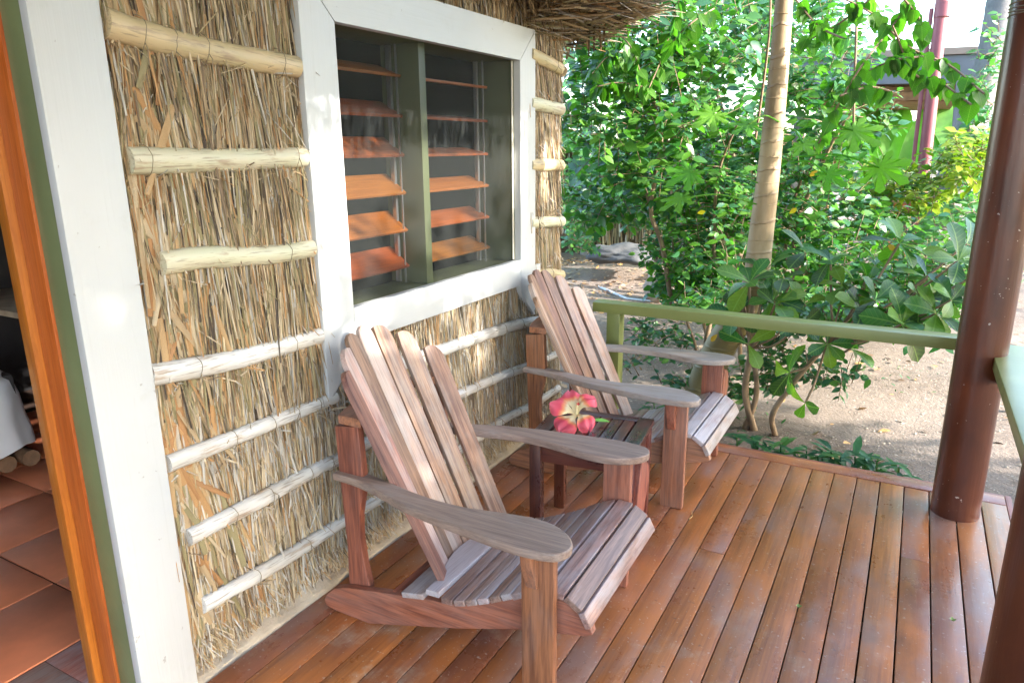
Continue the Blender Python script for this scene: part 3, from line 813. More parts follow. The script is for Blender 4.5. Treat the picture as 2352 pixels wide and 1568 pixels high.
# ================================================================== ADIRONDACK CHAIRS
def make_chair(label, loc, rz, group):
    c = empty('adirondack_chair', loc, rz); tag(c, label, 'chair', group)
    # stringers
    sp = [(-.845,.012),(-.80,.002),(-.657,.0),(-.316,.098),(-.089,.173),(.125,.224),(.148,.238),(.128,.29),(.09,.322),(.03,.338),
          (-.09,.285),(-.14,.257),(-.19,.232),(-.25,.207),(-.30,.186),(-.36,.178),(-.42,.172),(-.51,.155),(-.74,.112),(-.80,.092),(-.84,.055),(-.852,.03)]
    a0 = math.atan2(.173, .55)
    me = prism_me('stringer', sp, .03, chair_red, .003, 'xz')
    for s in (-1, 1): obj('stringer', me, c, Matrix.Translation((0, s*.27, 0)))
    # front legs and brackets
    lm = box_me('front_leg', .50, .10, .03, chair_red, .004)
    bm_ = prism_me('arm_bracket', [(0,0),(0,.05),(-.04,.045),(-.125,.012),(-.125,0)], .034, chair_red, .003, 'xy')
    for s in (-1, 1):
        obj('front_leg', lm, c, Matrix.Translation((0, s*.32, .25)) @ Matrix.Rotation(-PI/2, 4, 'Y') @ Matrix.Rotation(PI/2, 4, 'X'))
        # leg: local x up, local y -> world x
        o = c.children[-1]; o.matrix_basis = Matrix.Translation((0, s*.32, .25)) @ Matrix(((0,1,0,0),(0,0,1,0),(1,0,0,0),(0,0,0,1)))
        obj('arm_bracket', bm_, c, Matrix.Translation((-.012, s*.3355, .499)) @ Matrix(((0,0,1,0),(0,s,0,0),(1,0,0,0),(0,0,0,1))))
    # rear posts (curved boards)
    rp = [(-.768,.685),(-.672,.700),(-.668,.60),(-.664,.52),(-.672,.46),(-.690,.38),(-.694,.30),(-.684,.20),(-.668,.12),(-.668,.07),(-.748,.07),(-.757,.12),(-.752,.25),(-.757,.38),(-.762,.5)]
    rp2 = [(z, x) for x, z in rp]
    me = prism_me('rear_post', rp2, .028, chair_red, .003, 'xy'); cv = Vector((.38, -.715, 0))
    for v in me.vertices: v.co -= cv
    for s in (-1, 1):
        obj('rear_post', me, c, Matrix.Translation((-.715, s*.243, .38)) @ Matrix(((0,1,0,0),(0,0,1,0),(1,0,0,0),(0,0,0,1))))
    # cross rails behind the back
    cr = []
    for i in range(13): t = -1+2*i/12; cr.append((t*.262, -.745-.055*(1-t*t)))
    cr = cr + [(.262, -.655)] + [(t*.262, -.672-.092*(1-t*t)) for t in (.6,.3,0,-.3,-.6)] + [(-.262, -.655)]
    me = prism_me('back_rail', cr, .03, chair_red, .003, 'xy')
    obj('back_rail', me, c, Matrix.Translation((0, 0, .715)) @ Matrix(((0,1,0,0),(1,0,0,0),(0,0,-1,0),(0,0,0,1))))
    obj('back_rail', box_me('back_rail', .54, .05, .03, chair_red, .003), c, Matrix.Translation((-.535, 0, .135)) @ Matrix.Rotation(PI/2, 4, 'Z'))
    # seat slats along the profile
    prof = [(-.51,.171),(-.42,.190),(-.36,.199),(-.30,.204),(-.25,.224),(-.19,.251),(-.14,.276),(-.09,.303),(-.03,.338),(.03,.358),(.09,.342),(.132,.306),(.155,.255),(.156,.212)]
    P = [Vector((a, 0, b_)) for a, b_ in prof]; ln = [0]
    for a, b_ in zip(P, P[1:]): ln.append(ln[-1]+(b_-a).length)
    def pp(s):
        for i in range(len(P)-1):
            if s <= ln[i+1]: return P[i].lerp(P[i+1], (s-ln[i])/(ln[i+1]-ln[i]))
        return P[-1]
    def slat(s0, s1, w=None, half=.29, mat=seat_grey, dz=0):
        a, b_ = pp(s0), pp(s1); mid = (a+b_)/2; d = (b_-a).normalized(); up = Vector((0,0,1))
        z = d.cross(Vector((0,1,0))).normalized();  z = z if z.z > 0 else -z
        y = -d; x = y.cross(z)
        me = box_me('seat_slat', half*2, (b_-a).length, .02, mat, .0035, 3)
        obj('seat_slat', me, c, Matrix.Translation(mid-z*.010+z*dz) @ Matrix((x, y, z)).transposed().to_4x4())
    slat(.0, .086)
    # the slat whose back edge follows the curve of the back
    arc = [(-.29,-.362),(.29,-.362),(.29,-.410),(.235,-.414)]
    for i in range(11): t = 1-2*i/10; arc.append((t*.225, -.392-.072*(1-t*t)))
    arc += [(-.235,-.414),(-.29,-.410)]
    me = prism_me('seat_slat', arc, .02, seat_grey, .003, 'xy'); 
    for v in me.vertices: v.co.y += .36
    obj('seat_slat', me, c, Matrix.Translation((-.36, 0, .192)) @ Matrix(((0,1,0,0),(1,0,0,0),(.09*0,.09,1,0),(0,0,0,1))))
    s = ln[2]+.004
    for i in range(6): slat(s, s+.0405); s += .0455
    gaps = [.004, .012, .006, .005, .004]
    for i, w in enumerate((.056, .052, .056, .056, .050)):
        if s+w > ln[-1]: w = ln[-1]-s
        if w > .02: slat(s, s+w, half=.30)
        s += w+gaps[i]+.003
    # back slats: a concave fan
    hts = [.868,.915,.945,.955,.943,.905,.838]; wd = [.070,.071,.071,.073,.071,.070,.070]
    for i in range(7):
        k = i-3; q = (k/3)**2
        b0 = Vector((-.478+.085*q, k*.0655, .175)); t0 = Vector((-.850+.118*q, k*.079+(.012 if k > 1 else 0), hts[i]))
        x = (t0-b0); L = x.length; x.normalize()
        slope = 2*.085*k/3/3/.0655  # turn towards the sitter
        y = Vector((slope*.55, 1, 0)); y = (y-x*y.dot(x)).normalized(); z = x.cross(y)
        if z.x < 0: z = -z; y = -y
        w = wd[i]; wb = w*.88
        sg = 1 if y.y > 0 else -1
        poly = [(0, -wb/2), (L-.05, -w/2)]
        if i == 3 or i in (2,): tops = [(L-.03,-w*.47),(L-.012,-w*.36),(L,-w*.12),(L,w*.12),(L-.012,w*.36),(L-.03,w*.47)]
        else:
            tops = [(L-.055,-w*.49),(L-.03,-w*.40),(L-.012,-w*.22),(L-.002,0.02*w),(L,w*.25),(L-.004,w*.44)]
            if (k > 0) == (sg > 0): tops = [(a, -b_) for a, b_ in reversed(tops)]
        poly += tops + [(L-.05, w/2), (0, wb/2)]
        seen = []; 
        for p in poly:
            if not seen or (Vector(p)-Vector(seen[-1])).length > .002: seen.append(p)
        me = prism_me('back_slat', seen, .019, chair_slat, .0035, 'xy')
        obj('back_slat', me, c, Matrix.Translation(b0) @ Matrix((x, y, z)).transposed().to_4x4())
    # arms
    inner = [(-.775,.236),(-.71,.222),(-.60,.238),(-.48,.263),(-.36,.278),(-.27,.276),(-.19,.262),(-.11,.246),(-.04,.241),(.02,.252),(.07,.282),(.098,.318),(.102,.350),(.085,.382)]
    outer = [(.045,.398),(-.02,.404),(-.09,.400),(-.19,.388),(-.317,.372),(-.446,.348),(-.54,.318),(-.66,.285),(-.775,.275)]
    path = smooth_path([(a, b_, 0) for a, b_ in inner+outer], 3)
    poly = [(p.x, p.y) for p in path]
    for s in (-1, 1):
        me = prism_me('arm', [(a, b_*s) for a, b_ in poly], .027, chair_grey, .006, 'xy')
        obj('arm', me, c, Matrix.Translation((0, 0, .5145)))
    return c
GRP = 'two wooden slatted armchairs on the deck'
make_chair('nearer slatted wooden armchair with wide curved arms, in front of the window', (-.80, 1.885, 0), math.radians(1.2), GRP)
make_chair('farther slatted wooden armchair beside the green rail, behind the small table', (-.797, 3.195, 0), math.radians(.3), GRP)

# ================================================================== SIDE TABLE AND FLOWER
tb = empty('side_table', (-1.035, 2.515, 0), math.radians(7)); tag(tb, 'small dark red slatted table between the two armchairs', 'table')
TH = .458; hw, hd_ = .215, .185
for sx in (-1, 1):
    for sy in (-1, 1):
        box('leg', (sx*(hw-.008)-.0235*(1+sx), sy*(hd_-.008)-.0235*(1+sy), 0), (sx*(hw-.008)+.0235*(1-sx), sy*(hd_-.008)+.0235*(1-sy), TH-.0205), table_wood, tb, .003, 'z')
for sy in (-1, 1):
    box('apron', (-hw+.05, sy*(hd_-.03)-.009, TH-.105), (hw-.05, sy*(hd_-.03)+.009, TH-.022), table_wood, tb, .002, 'x')
for sx in (-1, 1):
    box('apron', (sx*(hw-.03)-.009, -hd_+.05, TH-.105), (sx*(hw-.03)+.009, hd_-.05, TH-.022), table_wood, tb, .002, 'y')
for sx in (-1, 1):
    box('top_edge', (sx*hw-(.062 if sx > 0 else 0), -hd_, TH-.02), (sx*hw+(.062 if sx < 0 else 0), hd_, TH), table_wood, tb, .003, 'y')
for sy in (-1, 1):
    box('top_edge', (-hw+.0635, sy*hd_-(.05 if sy > 0 else 0), TH-.02), (hw-.0635, sy*hd_+(.05 if sy < 0 else 0), TH-.0005), table_wood, tb, .003, 'x')
n = 6; span = 2*(hw-.065); wsl = (span-(n+1)*.006)/n
for i in range(n):
    x0 = -hw+.065+.006+i*(wsl+.006); box('slat', (x0, -hd_+.051, TH-.018), (x0+wsl, hd_-.051, TH-.001), table_wood, tb, .002, 'y')

def hibiscus():
    root = empty('hibiscus_flower', (-1.10, 2.50, TH+.012)); tag(root, 'coral pink hibiscus bloom with a cream centre lying on the small table', 'flower')
    b = NB('hibiscus_petal'); v = b.coords((1,1,1), shift=False)
    sep = b.node('ShaderNodeSeparateXYZ'); b.link(v, sep.inputs[0])
    n_ = b.noise(b.coords((5,60,5)), 2, 3)
    f = b.math('ADD', sep.outputs[0], b.math('MULTIPLY', b.math('SUBTRACT', n_, .5), .018))
    c = b.ramp(f, [(.0, (.85,.70,.35)), (.034, (.88,.76,.46)), (.044, (.85,.32,.12)), (.054, (.80,.09,.13)), (.09, (.85,.19,.26))])
    b.done(c, .5); b.bump(n_, .4, .003); pet = b.m
    tr = b.node('ShaderNodeBsdfTranslucent'); b.link(c, tr.inputs[0]); mx = b.node('ShaderNodeMixShader'); mx.inputs[0].default_value = .35
    b.link(b.b.outputs[0], mx.inputs[1]); b.link(tr.outputs[0], mx.inputs[2]); b.link(mx.outputs[0], b.out.inputs[0])
    def petal(ruf, curl):
        vs = []; fs = []; nu, nv = 12, 10
        for i in range(nu+1):
            u = i/nu; L = .088
            w = .010+.052*(1/(1+math.exp(-(u-.42)*11)))*(1 if u < .72 else max(.05, math.cos((u-.72)/.28*PI/2))**.6)
            for j in range(nv+1):
                s = -1+2*j/nv
                x = u*L*(1-.10*s*s*u); y = s*w*.62
                z = curl*.03*math.sin(u*PI*.9) + ruf*.007*math.sin(s*7+u*5)*u*u - .012*s*s*u
                vs.append((x, y, z))
        for i in range(nu):
            for j in range(nv): a = i*(nv+1)+j; fs.append((a, a+1, a+nv+2, a+nv+1))
        return mesh('petal', vs, fs, pet, True)
    # flower faces up and towards the camera
    axis = Vector((.22, -.40, .89)).normalized()
    u = Vector((0,0,1)).cross(axis).normalized(); w = axis.cross(u)
    for k in range(5):
        a = math.radians([100, 165, 232, 300, 28][k])
        d = (u*math.cos(a)+w*math.sin(a)); el = [.05,.25,.0,-.1,.35][k]
        x = (d*math.cos(el)+axis*math.sin(el)).normalized(); y = axis.cross(x).normalized(); z = x.cross(y)
        sc = [1.42, 1.35, 1.38, 1.15, 1.15][k]
        o = obj('petal', petal([1,.6,1,1.6,1.8][k], [.6,.5,.5,1.1,1.5][k]), root, Matrix.Translation(Vector((0,0,.038))) @ Matrix((x, y, z)).transposed().to_4x4() @ Matrix.Scale(sc, 4))
    red = m_plain('stigma_red', (.5,.03,.02), .5)
    crm = m_plain('pistil_cream', (.8,.7,.45), .5)
    c0 = Vector((0,0,.038)); st = smooth_path([c0, c0+axis*.03, c0+axis*.055+Vector((.004,0,.004))], 5)
    tube('pistil', st, [.004]*6+[.003]*5, crm, root, 8)
    tip = st[-1]
    for k in range(5):
        a = k*2*PI/5; q = tip+(u*math.cos(a)+w*math.sin(a))*.007+axis*.004
        tube('stigma', [tip, q], .002, red, root, 6)
    lf = m_plain('flower_leaf', (.12,.32,.04), .5)
    LV, LF = leaf_t([(.2,.2),(.5,.28),(.8,.15)], .2, .1)
    obj('leaf', mesh('leaf', LV, LF, lf, True), root, Matrix.Translation((.05,.05,.004)) @ Matrix.Rotation(.5,4,'Z') @ Matrix.Scale(.075,4))
    tube('stalk', [(0,0,.045), (.0,.02,.02), (-.03,.05,.004)], .003, lf, root, 6)
hibiscus()

# small green buds fallen on the deck
budm = m_plain('green_bud', (.28,.34,.10), .6)
for (x, y, lab) in ((-.188, 2.362, 'tiny green bud lying in a seam in the middle of the deck'), (.276, 2.53, 'tiny green bud lying on a board near the far brown post')):
    r = empty('fallen_bud', (x, y, .004)); tag(r, lab, 'bud', 'green buds fallen on the deck')
    V, F = leaf_t([(.25,.3),(.6,.34),(.85,.2)], .5, -.2)
    me = mesh('bract', V, F, budm, True)
    for k in range(4): obj('bract', me, r, Matrix.Rotation(k*1.6+.3, 4, 'Z') @ Matrix.Rotation(-.5, 4, 'Y') @ Matrix.Scale(.014, 4))
# a dry twig on the boards
tube_o = tube('dry_twig', [at(1588,1172,Z=.004), at(1590,1185,Z=.008), at(1582,1192,Z=.003)], .0022, litter_mat); tag(tube_o, 'short dry twig on the boards beside the far chair leg', 'twig')

# ================================================================== VEGETATION
def leaf_arrays(twigs, per, lmin, lmax, aspect=.95, droop=.35, up=.8, spread=.9):
    """leaves in pairs along twigs; twigs: list of (p0, p1)"""
    pos = []; X = []; Nn = []; sc = []
    for p0, p1 in twigs:
        p0 = np.array(p0); p1 = np.array(p1); d = p1-p0; L = np.linalg.norm(d); d = d/(L+1e-9)
        side = np.cross(d, [0, 0, 1.0]); side /= (np.linalg.norm(side)+1e-6)
        for k in range(per):
            t = (k+.5+rng.uniform(-.3, .3))/per; s = 1 if k % 2 else -1
            x = d*.55+side*s*spread+np.array([0, 0, -droop])+rng.normal(size=3)*.28
            n = np.array([0, 0, 1.])*up+rng.normal(size=3)*.42+np.array([.15, -.35, 0])
            l = rng.uniform(lmin, lmax)
            pos.append(p0+d*L*t+rng.normal(size=3)*.01); X.append(x); Nn.append(n); sc.append((l, l*aspect*rng.uniform(.85, 1.15), l))
    pos = np.array(pos); return pos, frames(np.array(X), np.array(Nn)), np.array(sc)

CAMP = np.array([0, 0, CAMZ])
def foliage(root, tmpl, arr, mat, parts=60, mat2=None, name='leaf'):
    """the leaves nearest the viewer are parts of their own, the rest is one mass"""
    pos, R, sc = arr; off = np.array(root.location)
    vis = sc[:, 0]/np.linalg.norm(pos-CAMP, axis=1)
    # leaves out of the picture do not need to stand alone
    rel = (pos-CAMP) @ Rm; px = 1176-1642*rel[:, 0]/rel[:, 2]; py = 784+1642*rel[:, 1]/rel[:, 2]
    inside = (rel[:, 2] < -.2) & (px > 0) & (px < 2352) & (py > 0) & (py < 1568)
    vis = vis*np.where(inside, 1, .01)
    idx = np.argsort(-vis); a = idx[:parts]; b_ = idx[parts:]
    me = mesh(name, *tmpl, mat, True)
    for i in a:
        if not inside[i]: continue
        obj(name, me, root, mat_of(R[i], pos[i]-off, sc[i]))
    if len(b_): scatter('foliage', tmpl[0], tmpl[1], pos[b_]-off, R[b_], sc[b_], mat, root)

def shrub(name, label, cat, base, blobs, tmpl, mat, leaf=(.06,.1), twl=.28, per=7, stems=(), parts=60, group=None, stem_mat=None, aspect=.95, droop=.35, up=.8, limb=True):
    """blobs: (centre, radii, number of twigs)"""
    root = empty(name, base); tag(root, label, cat, group)
    tw = []; limbs = []
    for c, r, n in blobs:
        c = np.array(c, float); r = np.array(r if hasattr(r, '__len__') else (r, r, r), float)
        for _ in range(n):
            u = rand_unit(1)[0]*rng.uniform(.25, 1)**.45; p = c+u*r
            d = u*.7+np.array([0, 0, .35])+rng.normal(size=3)*.35; d /= np.linalg.norm(d)
            L = twl*rng.uniform(.6, 1.25); tw.append((p-d*L*.5, p+d*L*.5))
    off = Vector(base)
    lst = []
    for a, b_ in tw:
        if rng.random() < .8: lst.append(([Vector(a)-off, Vector((a+b_)/2)-off+Vector((0,0,.01)), Vector(b_)-off], [.004, .003, .0015]))
    if lst: o = tubes_joined('twigs', lst, stem_mat or bark, root, 4); o['kind'] = 'stuff'
    for st in stems:
        pts, r0, r1 = st; path = smooth_path(pts, 5); m = len(path)
        tube('stem', [p-off for p in path], [r0+(r1-r0)*i/(m-1) for i in range(m)], stem_mat or bark, root, 8)
    foliage(root, tmpl, leaf_arrays(tw, per, leaf[0], leaf[1], aspect, droop, up), mat, parts)
    return root

# ---- pale trunk leaning through the middle of the garden, with lobed leaves on long stalks
def papaya():
    base = at(1592, 965, Z=GZ); root = empty('papaya_tree', base); off = Vector(base)
    tag(root, 'pale smooth ringed trunk curving up behind the green rail, with a few big lobed leaves', 'tree')
    Y = 4.6
    pts = [base+Vector((0,0,-.03)), at(1618,880,Y=4.66), at(1655,795,Y=4.63), at(1700,725,Y=4.6), at(1733,655,Y=Y), at(1748,540,Y=Y), at(1765,400,Y=Y), at(1785,200,Y=Y), at(1801,0,Y=Y), at(1812,-200,Y=Y), at(1830,-500,Y=Y)]
    path = smooth_path(pts, 8); wid = []
    for p in path:
        z = p.z; w = .105-.022*(z-.2); w = max(.05, min(.118, w))*.84 if z > .5 else min(.118, w)
        if z < .5: w = .094+.030*max(0, .5-z)
        wid.append(w)
    # ringed leaf scars
    v = []; 
    tube('trunk', [p-off for p in path], [w*(1+.004*math.sin(i*2.1)) for i, w in enumerate(wid)], bark_pale, root, 24)
    for k in range(26):   # raised scar rims
        t = 8+k*2.6; i = int(t)
        if i >= len(path)-2: break
        p = path[i].lerp(path[i+1], t-i); d = (path[i+1]-path[i]).normalized(); a0 = rng.uniform(0, 6.28)
        a = d.orthogonal().normalized(); b_ = d.cross(a)
        # turn so that the scar faces the viewer now and then
        seg = []
        for j in range(15):
            th = a0+j/14*1.6*PI; w = wid[i]*1.012
            seg.append(p-off+a*w*math.cos(th)+b_*w*math.sin(th)+d*(.012*math.sin(j/14*PI)))
        tube('leaf_scar', seg, .002, bark_pale, root, 4)
    # lobed leaves
    lobV = [(0,0,0)]; lobF = []
    prof = []
    for k in range(7):
        a = math.radians(-150+k*50); L = [.55,.75,.95,1.05,.95,.75,.55][k]
        for da, f in ((-22,.55),(-11,.74),(-12,.84),(0,1.),(12,.84),(11,.72),(22,.55)):
            prof.append((L*f*math.cos(a+math.radians(da)), L*f*math.sin(a+math.radians(da)), -.12*(L*f)**2+.03*math.cos(da*.3)))
    lobV += prof; n = len(prof)
    for i in range(n-1): lobF.append((0, 1+i, 2+i))
    lm = mesh('lobed_leaf', lobV, lobF, leafP, True)
    spots = [((1745,330), (1640,262), 4.35, .15), ((1740,420), (1585,395), 4.3, .16), ((1800,300), (1845,330), 4.4, .12),
             ((1830,300), (1960,300), 4.5, .17), ((1835,360), (2020,385), 4.45, .17), ((1740,470), (1565,455), 4.3, .15), ((1815,375),(1900,400),4.5,.13), ((1790,280),(1720,285),4.4,.12)]
    for (s, e, Yl, sz) in spots:
        a = at(*s, Y=4.55)-off; b_ = at(*e, Y=Yl)-off
        tube('leaf_stalk', smooth_path([a, (a+b_)/2+Vector((0,0,.04)), b_], 5), .005, leafP, root, 5)
        dirv = (b_-a).normalized(); x = Vector((dirv.x, dirv.y-.2, -.45)).normalized()
        n_ = Vector((rng.normal()*.3, -.75, .75)); y = n_.cross(x).normalized(); z = x.cross(y)
        obj('lobed_leaf', lm, root, Matrix.Translation(b_) @ Matrix((x, y, z)).transposed().to_4x4() @ Matrix.Scale(sz, 4))
papaya()

# ---- big glossy-leaved shrub right behind the rail
def bigleaf():
    base = at(1745, 990, Z=GZ); root = empty('large_leaved_shrub', base); off = Vector(base)
    tag(root, 'shrub with large glossy paddle shaped leaves in rosettes, right behind the green rail', 'shrub')
    me = mesh('leaf', *OBOV, leafC, True)
    ends = [((1908,600),4.5,8,.17),((2065,560),4.6,8,.18),((2200,600),4.3,8,.18),((1722,650),4.25,8,.17),((1775,690),4.3,7,.16),((2150,720),4.2,7,.16),((1690,720),4.3,6,.15),((2010,690),4.3,7,.16),((1975,715),4.3,8,.16),((2070,745),4.1,8,.17),
            ((2185,690),4.2,6,.16),((1900,790),4.2,6,.15),((1815,855),4.25,6,.16),((1718,790),4.2,3,.15),((1955,800),4.3,5,.12),((1800,640),4.4,6,.14),((1990,640),4.5,7,.15),
            ((1850,925),4.15,3,.14),((2130,640),4.6,7,.16),((1850,700),4.35,5,.14),((2220,560),4.7,6,.17),((1780,700),4.2,4,.15)]
    fork = at(1725, 800, Y=4.42); forkb = at(1830, 870, Y=4.35); base2 = Vector(base)+Vector((.1, 0, 0))
    for r0, pts in ((.026, [Vector(base)+Vector((-.03,0,-.02)), at(1712,900,Y=4.5), fork, at(1728,700,Y=4.4)]),
                    (.020, [Vector(base)+Vector((-.10,0,-.02)), at(1738,900,Y=4.52), at(1722,780,Y=4.5), at(1700,660,Y=4.5)]),
                    (.020, [base2+Vector((0,0,-.02)), at(1775,950,Y=4.4), forkb, at(1895,795,Y=4.3), at(1915,770,Y=4.25)])):
        path = smooth_path(pts, 6); m = len(path)
        tube('stem', [p-off for p in path], [r0*(1-.5*i/m) for i in range(m)], bark, root, 8)
    ends += [((1850,580),4.6,7,.15),((2010,610),4.7,7,.15),((1940,660),4.4,7,.15),((2110,690),4.3,7,.16),((1840,745),4.2,6,.14),((2225,640),4.4,6,.16),((1760,620),4.5,6,.14)]
    for (c, Y, n_, ln) in ends:
        e = at(*c, Y=Y); src = fork if c[0] < 1860 and c[1] < 840 else at(1900, 785, Y=4.3)
        if c[1] < 660 and c[0] > 1850: src = at(1915, 770, Y=4.35)
        tube('branch', smooth_path([src-off, (src+e)/2-off+Vector((0,0,-.05)), e-off], 5), .007, bark, root, 6)
        ax = (e-src).normalized()+Vector((0,-.15,.75)); ax.normalize()
        u = ax.orthogonal().normalized(); w = ax.cross(u); a0 = rng.uniform(0, 6)
        for k in range(n_):
            a = a0+k*2.4; el = rng.uniform(.15, 1.0) if k < n_*.55 else rng.uniform(-.5, .2)
            d = (u*math.cos(a)+w*math.sin(a))*math.cos(el)+ax*math.sin(el)
            x = Vector(d).normalized(); nn = (ax+Vector((rng.normal()*.25, -.3, rng.normal()*.2))).normalized()
            y = nn.cross(x)
            if y.length < .1: y = Vector((1,0,0))
            y.normalize(); z = x.cross(y); l = ln*rng.uniform(.8, 1.25)
            obj('leaf', me, root, Matrix.Translation(e-off) @ Matrix((x, y, z)).transposed().to_4x4() @ Matrix.Diagonal((l, l*1.15, l, 1)))
bigleaf()

def A(px, py, Y): return tuple(at(px, py, Y=Y))
def R_(dpx, Y): return dpx/1642*Y*1.06      # pixels to metres at that depth
# ---- the dense small-leaved shrubs
shrub('hibiscus_shrub', 'tall leafy shrub right of the hut corner, with thin brown stems forking below the eave', 'shrub', tuple(at(1545,690,Y=5.9)-Vector((0,0,.1))),
      [(A(1400,250,5.4),(.45,.5,.5),110),(A(1470,80,5.2),(.5,.5,.35),95),(A(1560,200,5.6),(.42,.5,.5),90),(A(1400,440,6.2),(.5,.5,.38),95),(A(1560,400,6.0),(.45,.5,.45),90),(A(1640,60,5.6),(.5,.5,.4),75),(A(1500,330,5.6),(.4,.4,.4),50)],
      OVATE, leafA, (.065,.12), .32, 7, parts=260, aspect=1.05,
      stems=[([at(1545,670,Y=5.9)-Vector((0,0,.12)), at(1520,560,Y=5.8), at(1495,480,Y=5.7), at(1518,330,Y=5.6), at(1505,250,Y=5.6), at(1490,205,Y=5.6)], .022, .016),
             ([at(1490,205,Y=5.6), at(1530,120,Y=5.5), at(1560,20,Y=5.4)], .013, .006), ([at(1490,205,Y=5.6), at(1460,110,Y=5.5), at(1440,20,Y=5.4)], .013, .006),
             ([at(1495,480,Y=5.7), at(1470,400,Y=5.8), at(1440,330,Y=5.9)], .012, .005), ([at(1700,270,Y=5.6), at(1650,400,Y=5.8), at(1640,560,Y=5.9), at(1650,700,Y=6)], .007, .02)])
shrub('hibiscus_shrub', 'dense dark green shrub directly left of the pale trunk, down to the rail', 'shrub', tuple(at(1660,760,Y=6.2)*1),
      [(A(1640,560,5.9),(.35,.4,.42),85),(A(1560,600,6.2),(.3,.4,.35),60),(A(1680,400,6.1),(.35,.45,.45),85),(A(1600,480,6.4),(.4,.4,.4),60),(A(1700,640,5.6),(.25,.3,.25),45),(A(1620,650,5.9),(.32,.3,.22),60)],
      OVATE, leafA, (.06,.105), .28, 7, parts=200, aspect=1.0,
      stems=[([at(1705,780,Y=5.9)-Vector((0,0,.2)), at(1690,640,Y=6), at(1665,520,Y=6.1), at(1640,380,Y=6.2)], .02, .008), ([at(1640,790,Y=6.0)-Vector((0,0,.1)), at(1620,760,Y=6), at(1610,700,Y=6)], .02, .012)])
shrub('hibiscus_shrub', 'leafy shrub to the right of the pale trunk, thin stalks rising through it', 'shrub', tuple(at(1840,700,Y=6.3)),
      [(A(1900,480,6.2),(.40,.45,.42),85),(A(1860,300,6.2),(.38,.45,.42),85),(A(1960,560,6.4),(.45,.4,.3),65),(A(1890,130,6.2),(.42,.45,.42),85),(A(1820,560,6.3),(.3,.35,.4),50),(A(2030,450,6.9),(.35,.4,.3),32),(A(1960,260,6.6),(.33,.4,.35),45)],
      OVATE, leafA, (.06,.11), .28, 7, parts=200, aspect=1.0,
      stems=[([at(1820,700,Y=6.4), at(1830,520,Y=6.3), at(1870,420,Y=6.2), at(1910,330,Y=6.1), at(1960,250,Y=6)], .022, .010), ([at(1800,700,Y=6.4), at(1805,560,Y=6.3), at(1830,440,Y=6.3), at(1890,300,Y=6.2)], .018, .007),
             ([at(1968,-40,Y=5.5), at(1966,100,Y=5.5), at(1962,200,Y=5.5), at(1960,330,Y=5.6)], .008, .008), ([at(1770,-60,Y=5.0), at(1768,60,Y=5.0), at(1755,180,Y=5.1), at(1735,320,Y=5.2)], .006, .009)])
shrub('hibiscus_shrub', 'pale leafy bush high above the far trees, left of the open sky', 'shrub', tuple(at(1700,640,Y=7.6)),
      [(A(1700,190,7.3),(.55,.5,.6),95),(A(1800,60,7.5),(.6,.5,.45),80),(A(1610,330,7.6),(.5,.5,.45),70),(A(1760,420,7.5),(.5,.5,.5),70),(A(1710,-30,7.2),(.7,.5,.4),70)],
      OVATE, leafB, (.07,.12), .32, 7, parts=80, aspect=1.0, stems=[([at(1700,640,Y=7.6), at(1690,400,Y=7.5), at(1640,180,Y=7.4), at(1600,-20,Y=7.4)], .03, .012)])
shrub('low_shrub', 'bright green low bush against the hut corner, in front of the rock', 'shrub', tuple(at(1370,590,Y=7.0)),
      [(A(1335,545,6.9),(.18,.3,.16),36),(A(1330,480,7.2),(.25,.3,.3),50),(A(1400,470,7.4),(.3,.3,.2),45),(A(1490,500,7.5),(.28,.3,.16),35)],
      OVATE, leafB, (.05,.09), .22, 7, parts=60)
shrub('low_shrub', 'leafy bush around the foot of the red pole and beside the far brown post', 'shrub', tuple(at(2150,640,Y=7.3)),
      [(A(2120,600,7.0),(.5,.4,.3),70),(A(2230,480,7.4),(.35,.4,.4),60),(A(2040,560,7.6),(.4,.4,.3),50),(A(2280,560,6.6),(.3,.3,.4),50),(A(2230,380,8.0),(.3,.4,.25),30)],
      OVATE, leafB, (.06,.10), .25, 7, parts=80)
shrub('low_shrub', 'sparse small leaved shrub seen under the rail, above the sandy ground', 'shrub', tuple(at(1600,960,Y=4.9)*1),
      [(A(1500,760,5.1),(.22,.15,.11),24),(A(1560,800,5.0),(.2,.12,.1),14),(A(1440,830,4.6),(.12,.1,.09),9),(A(1600,870,4.7),(.12,.1,.1),12),(A(1780,830,4.7),(.16,.15,.2),40),(A(1770,740,4.8),(.3,.15,.16),40),(A(1900,850,4.5),(.2,.12,.10),24),(A(1700,880,4.8),(.15,.12,.13),18),(A(1520,870,4.6),(.16,.1,.05),6)],
      OVATE, leafG, (.045,.075), .2, 6, parts=120,
      stems=[([at(1560,1000,Y=4.9), at(1600,830,Y=5.0), at(1575,730,Y=5.0)], .016, .01), ([at(1635,930,Y=5.0), at(1622,800,Y=5.2), at(1630,740,Y=5.2)], .024, .02), ([at(1440,850,Y=4.6), at(1500,790,Y=4.9), at(1560,760,Y=5)], .005, .004)])
shrub('low_shrub', 'thick green undergrowth behind the large leaved shrub, below the red pole', 'shrub', tuple(at(1950,720,Y=6.0)),
      [(A(1850,640,5.9),(.3,.3,.22),50),(A(1940,650,6.0),(.35,.3,.25),60),(A(2040,660,6.1),(.35,.3,.24),60),(A(2140,650,6.0),(.3,.3,.25),50),(A(2220,620,5.8),(.25,.3,.3),40),(A(1900,720,5.5),(.3,.2,.12),26),(A(2050,735,5.4),(.3,.2,.08),20)],
      OVATE, leafA, (.055,.10), .25, 7, parts=140)
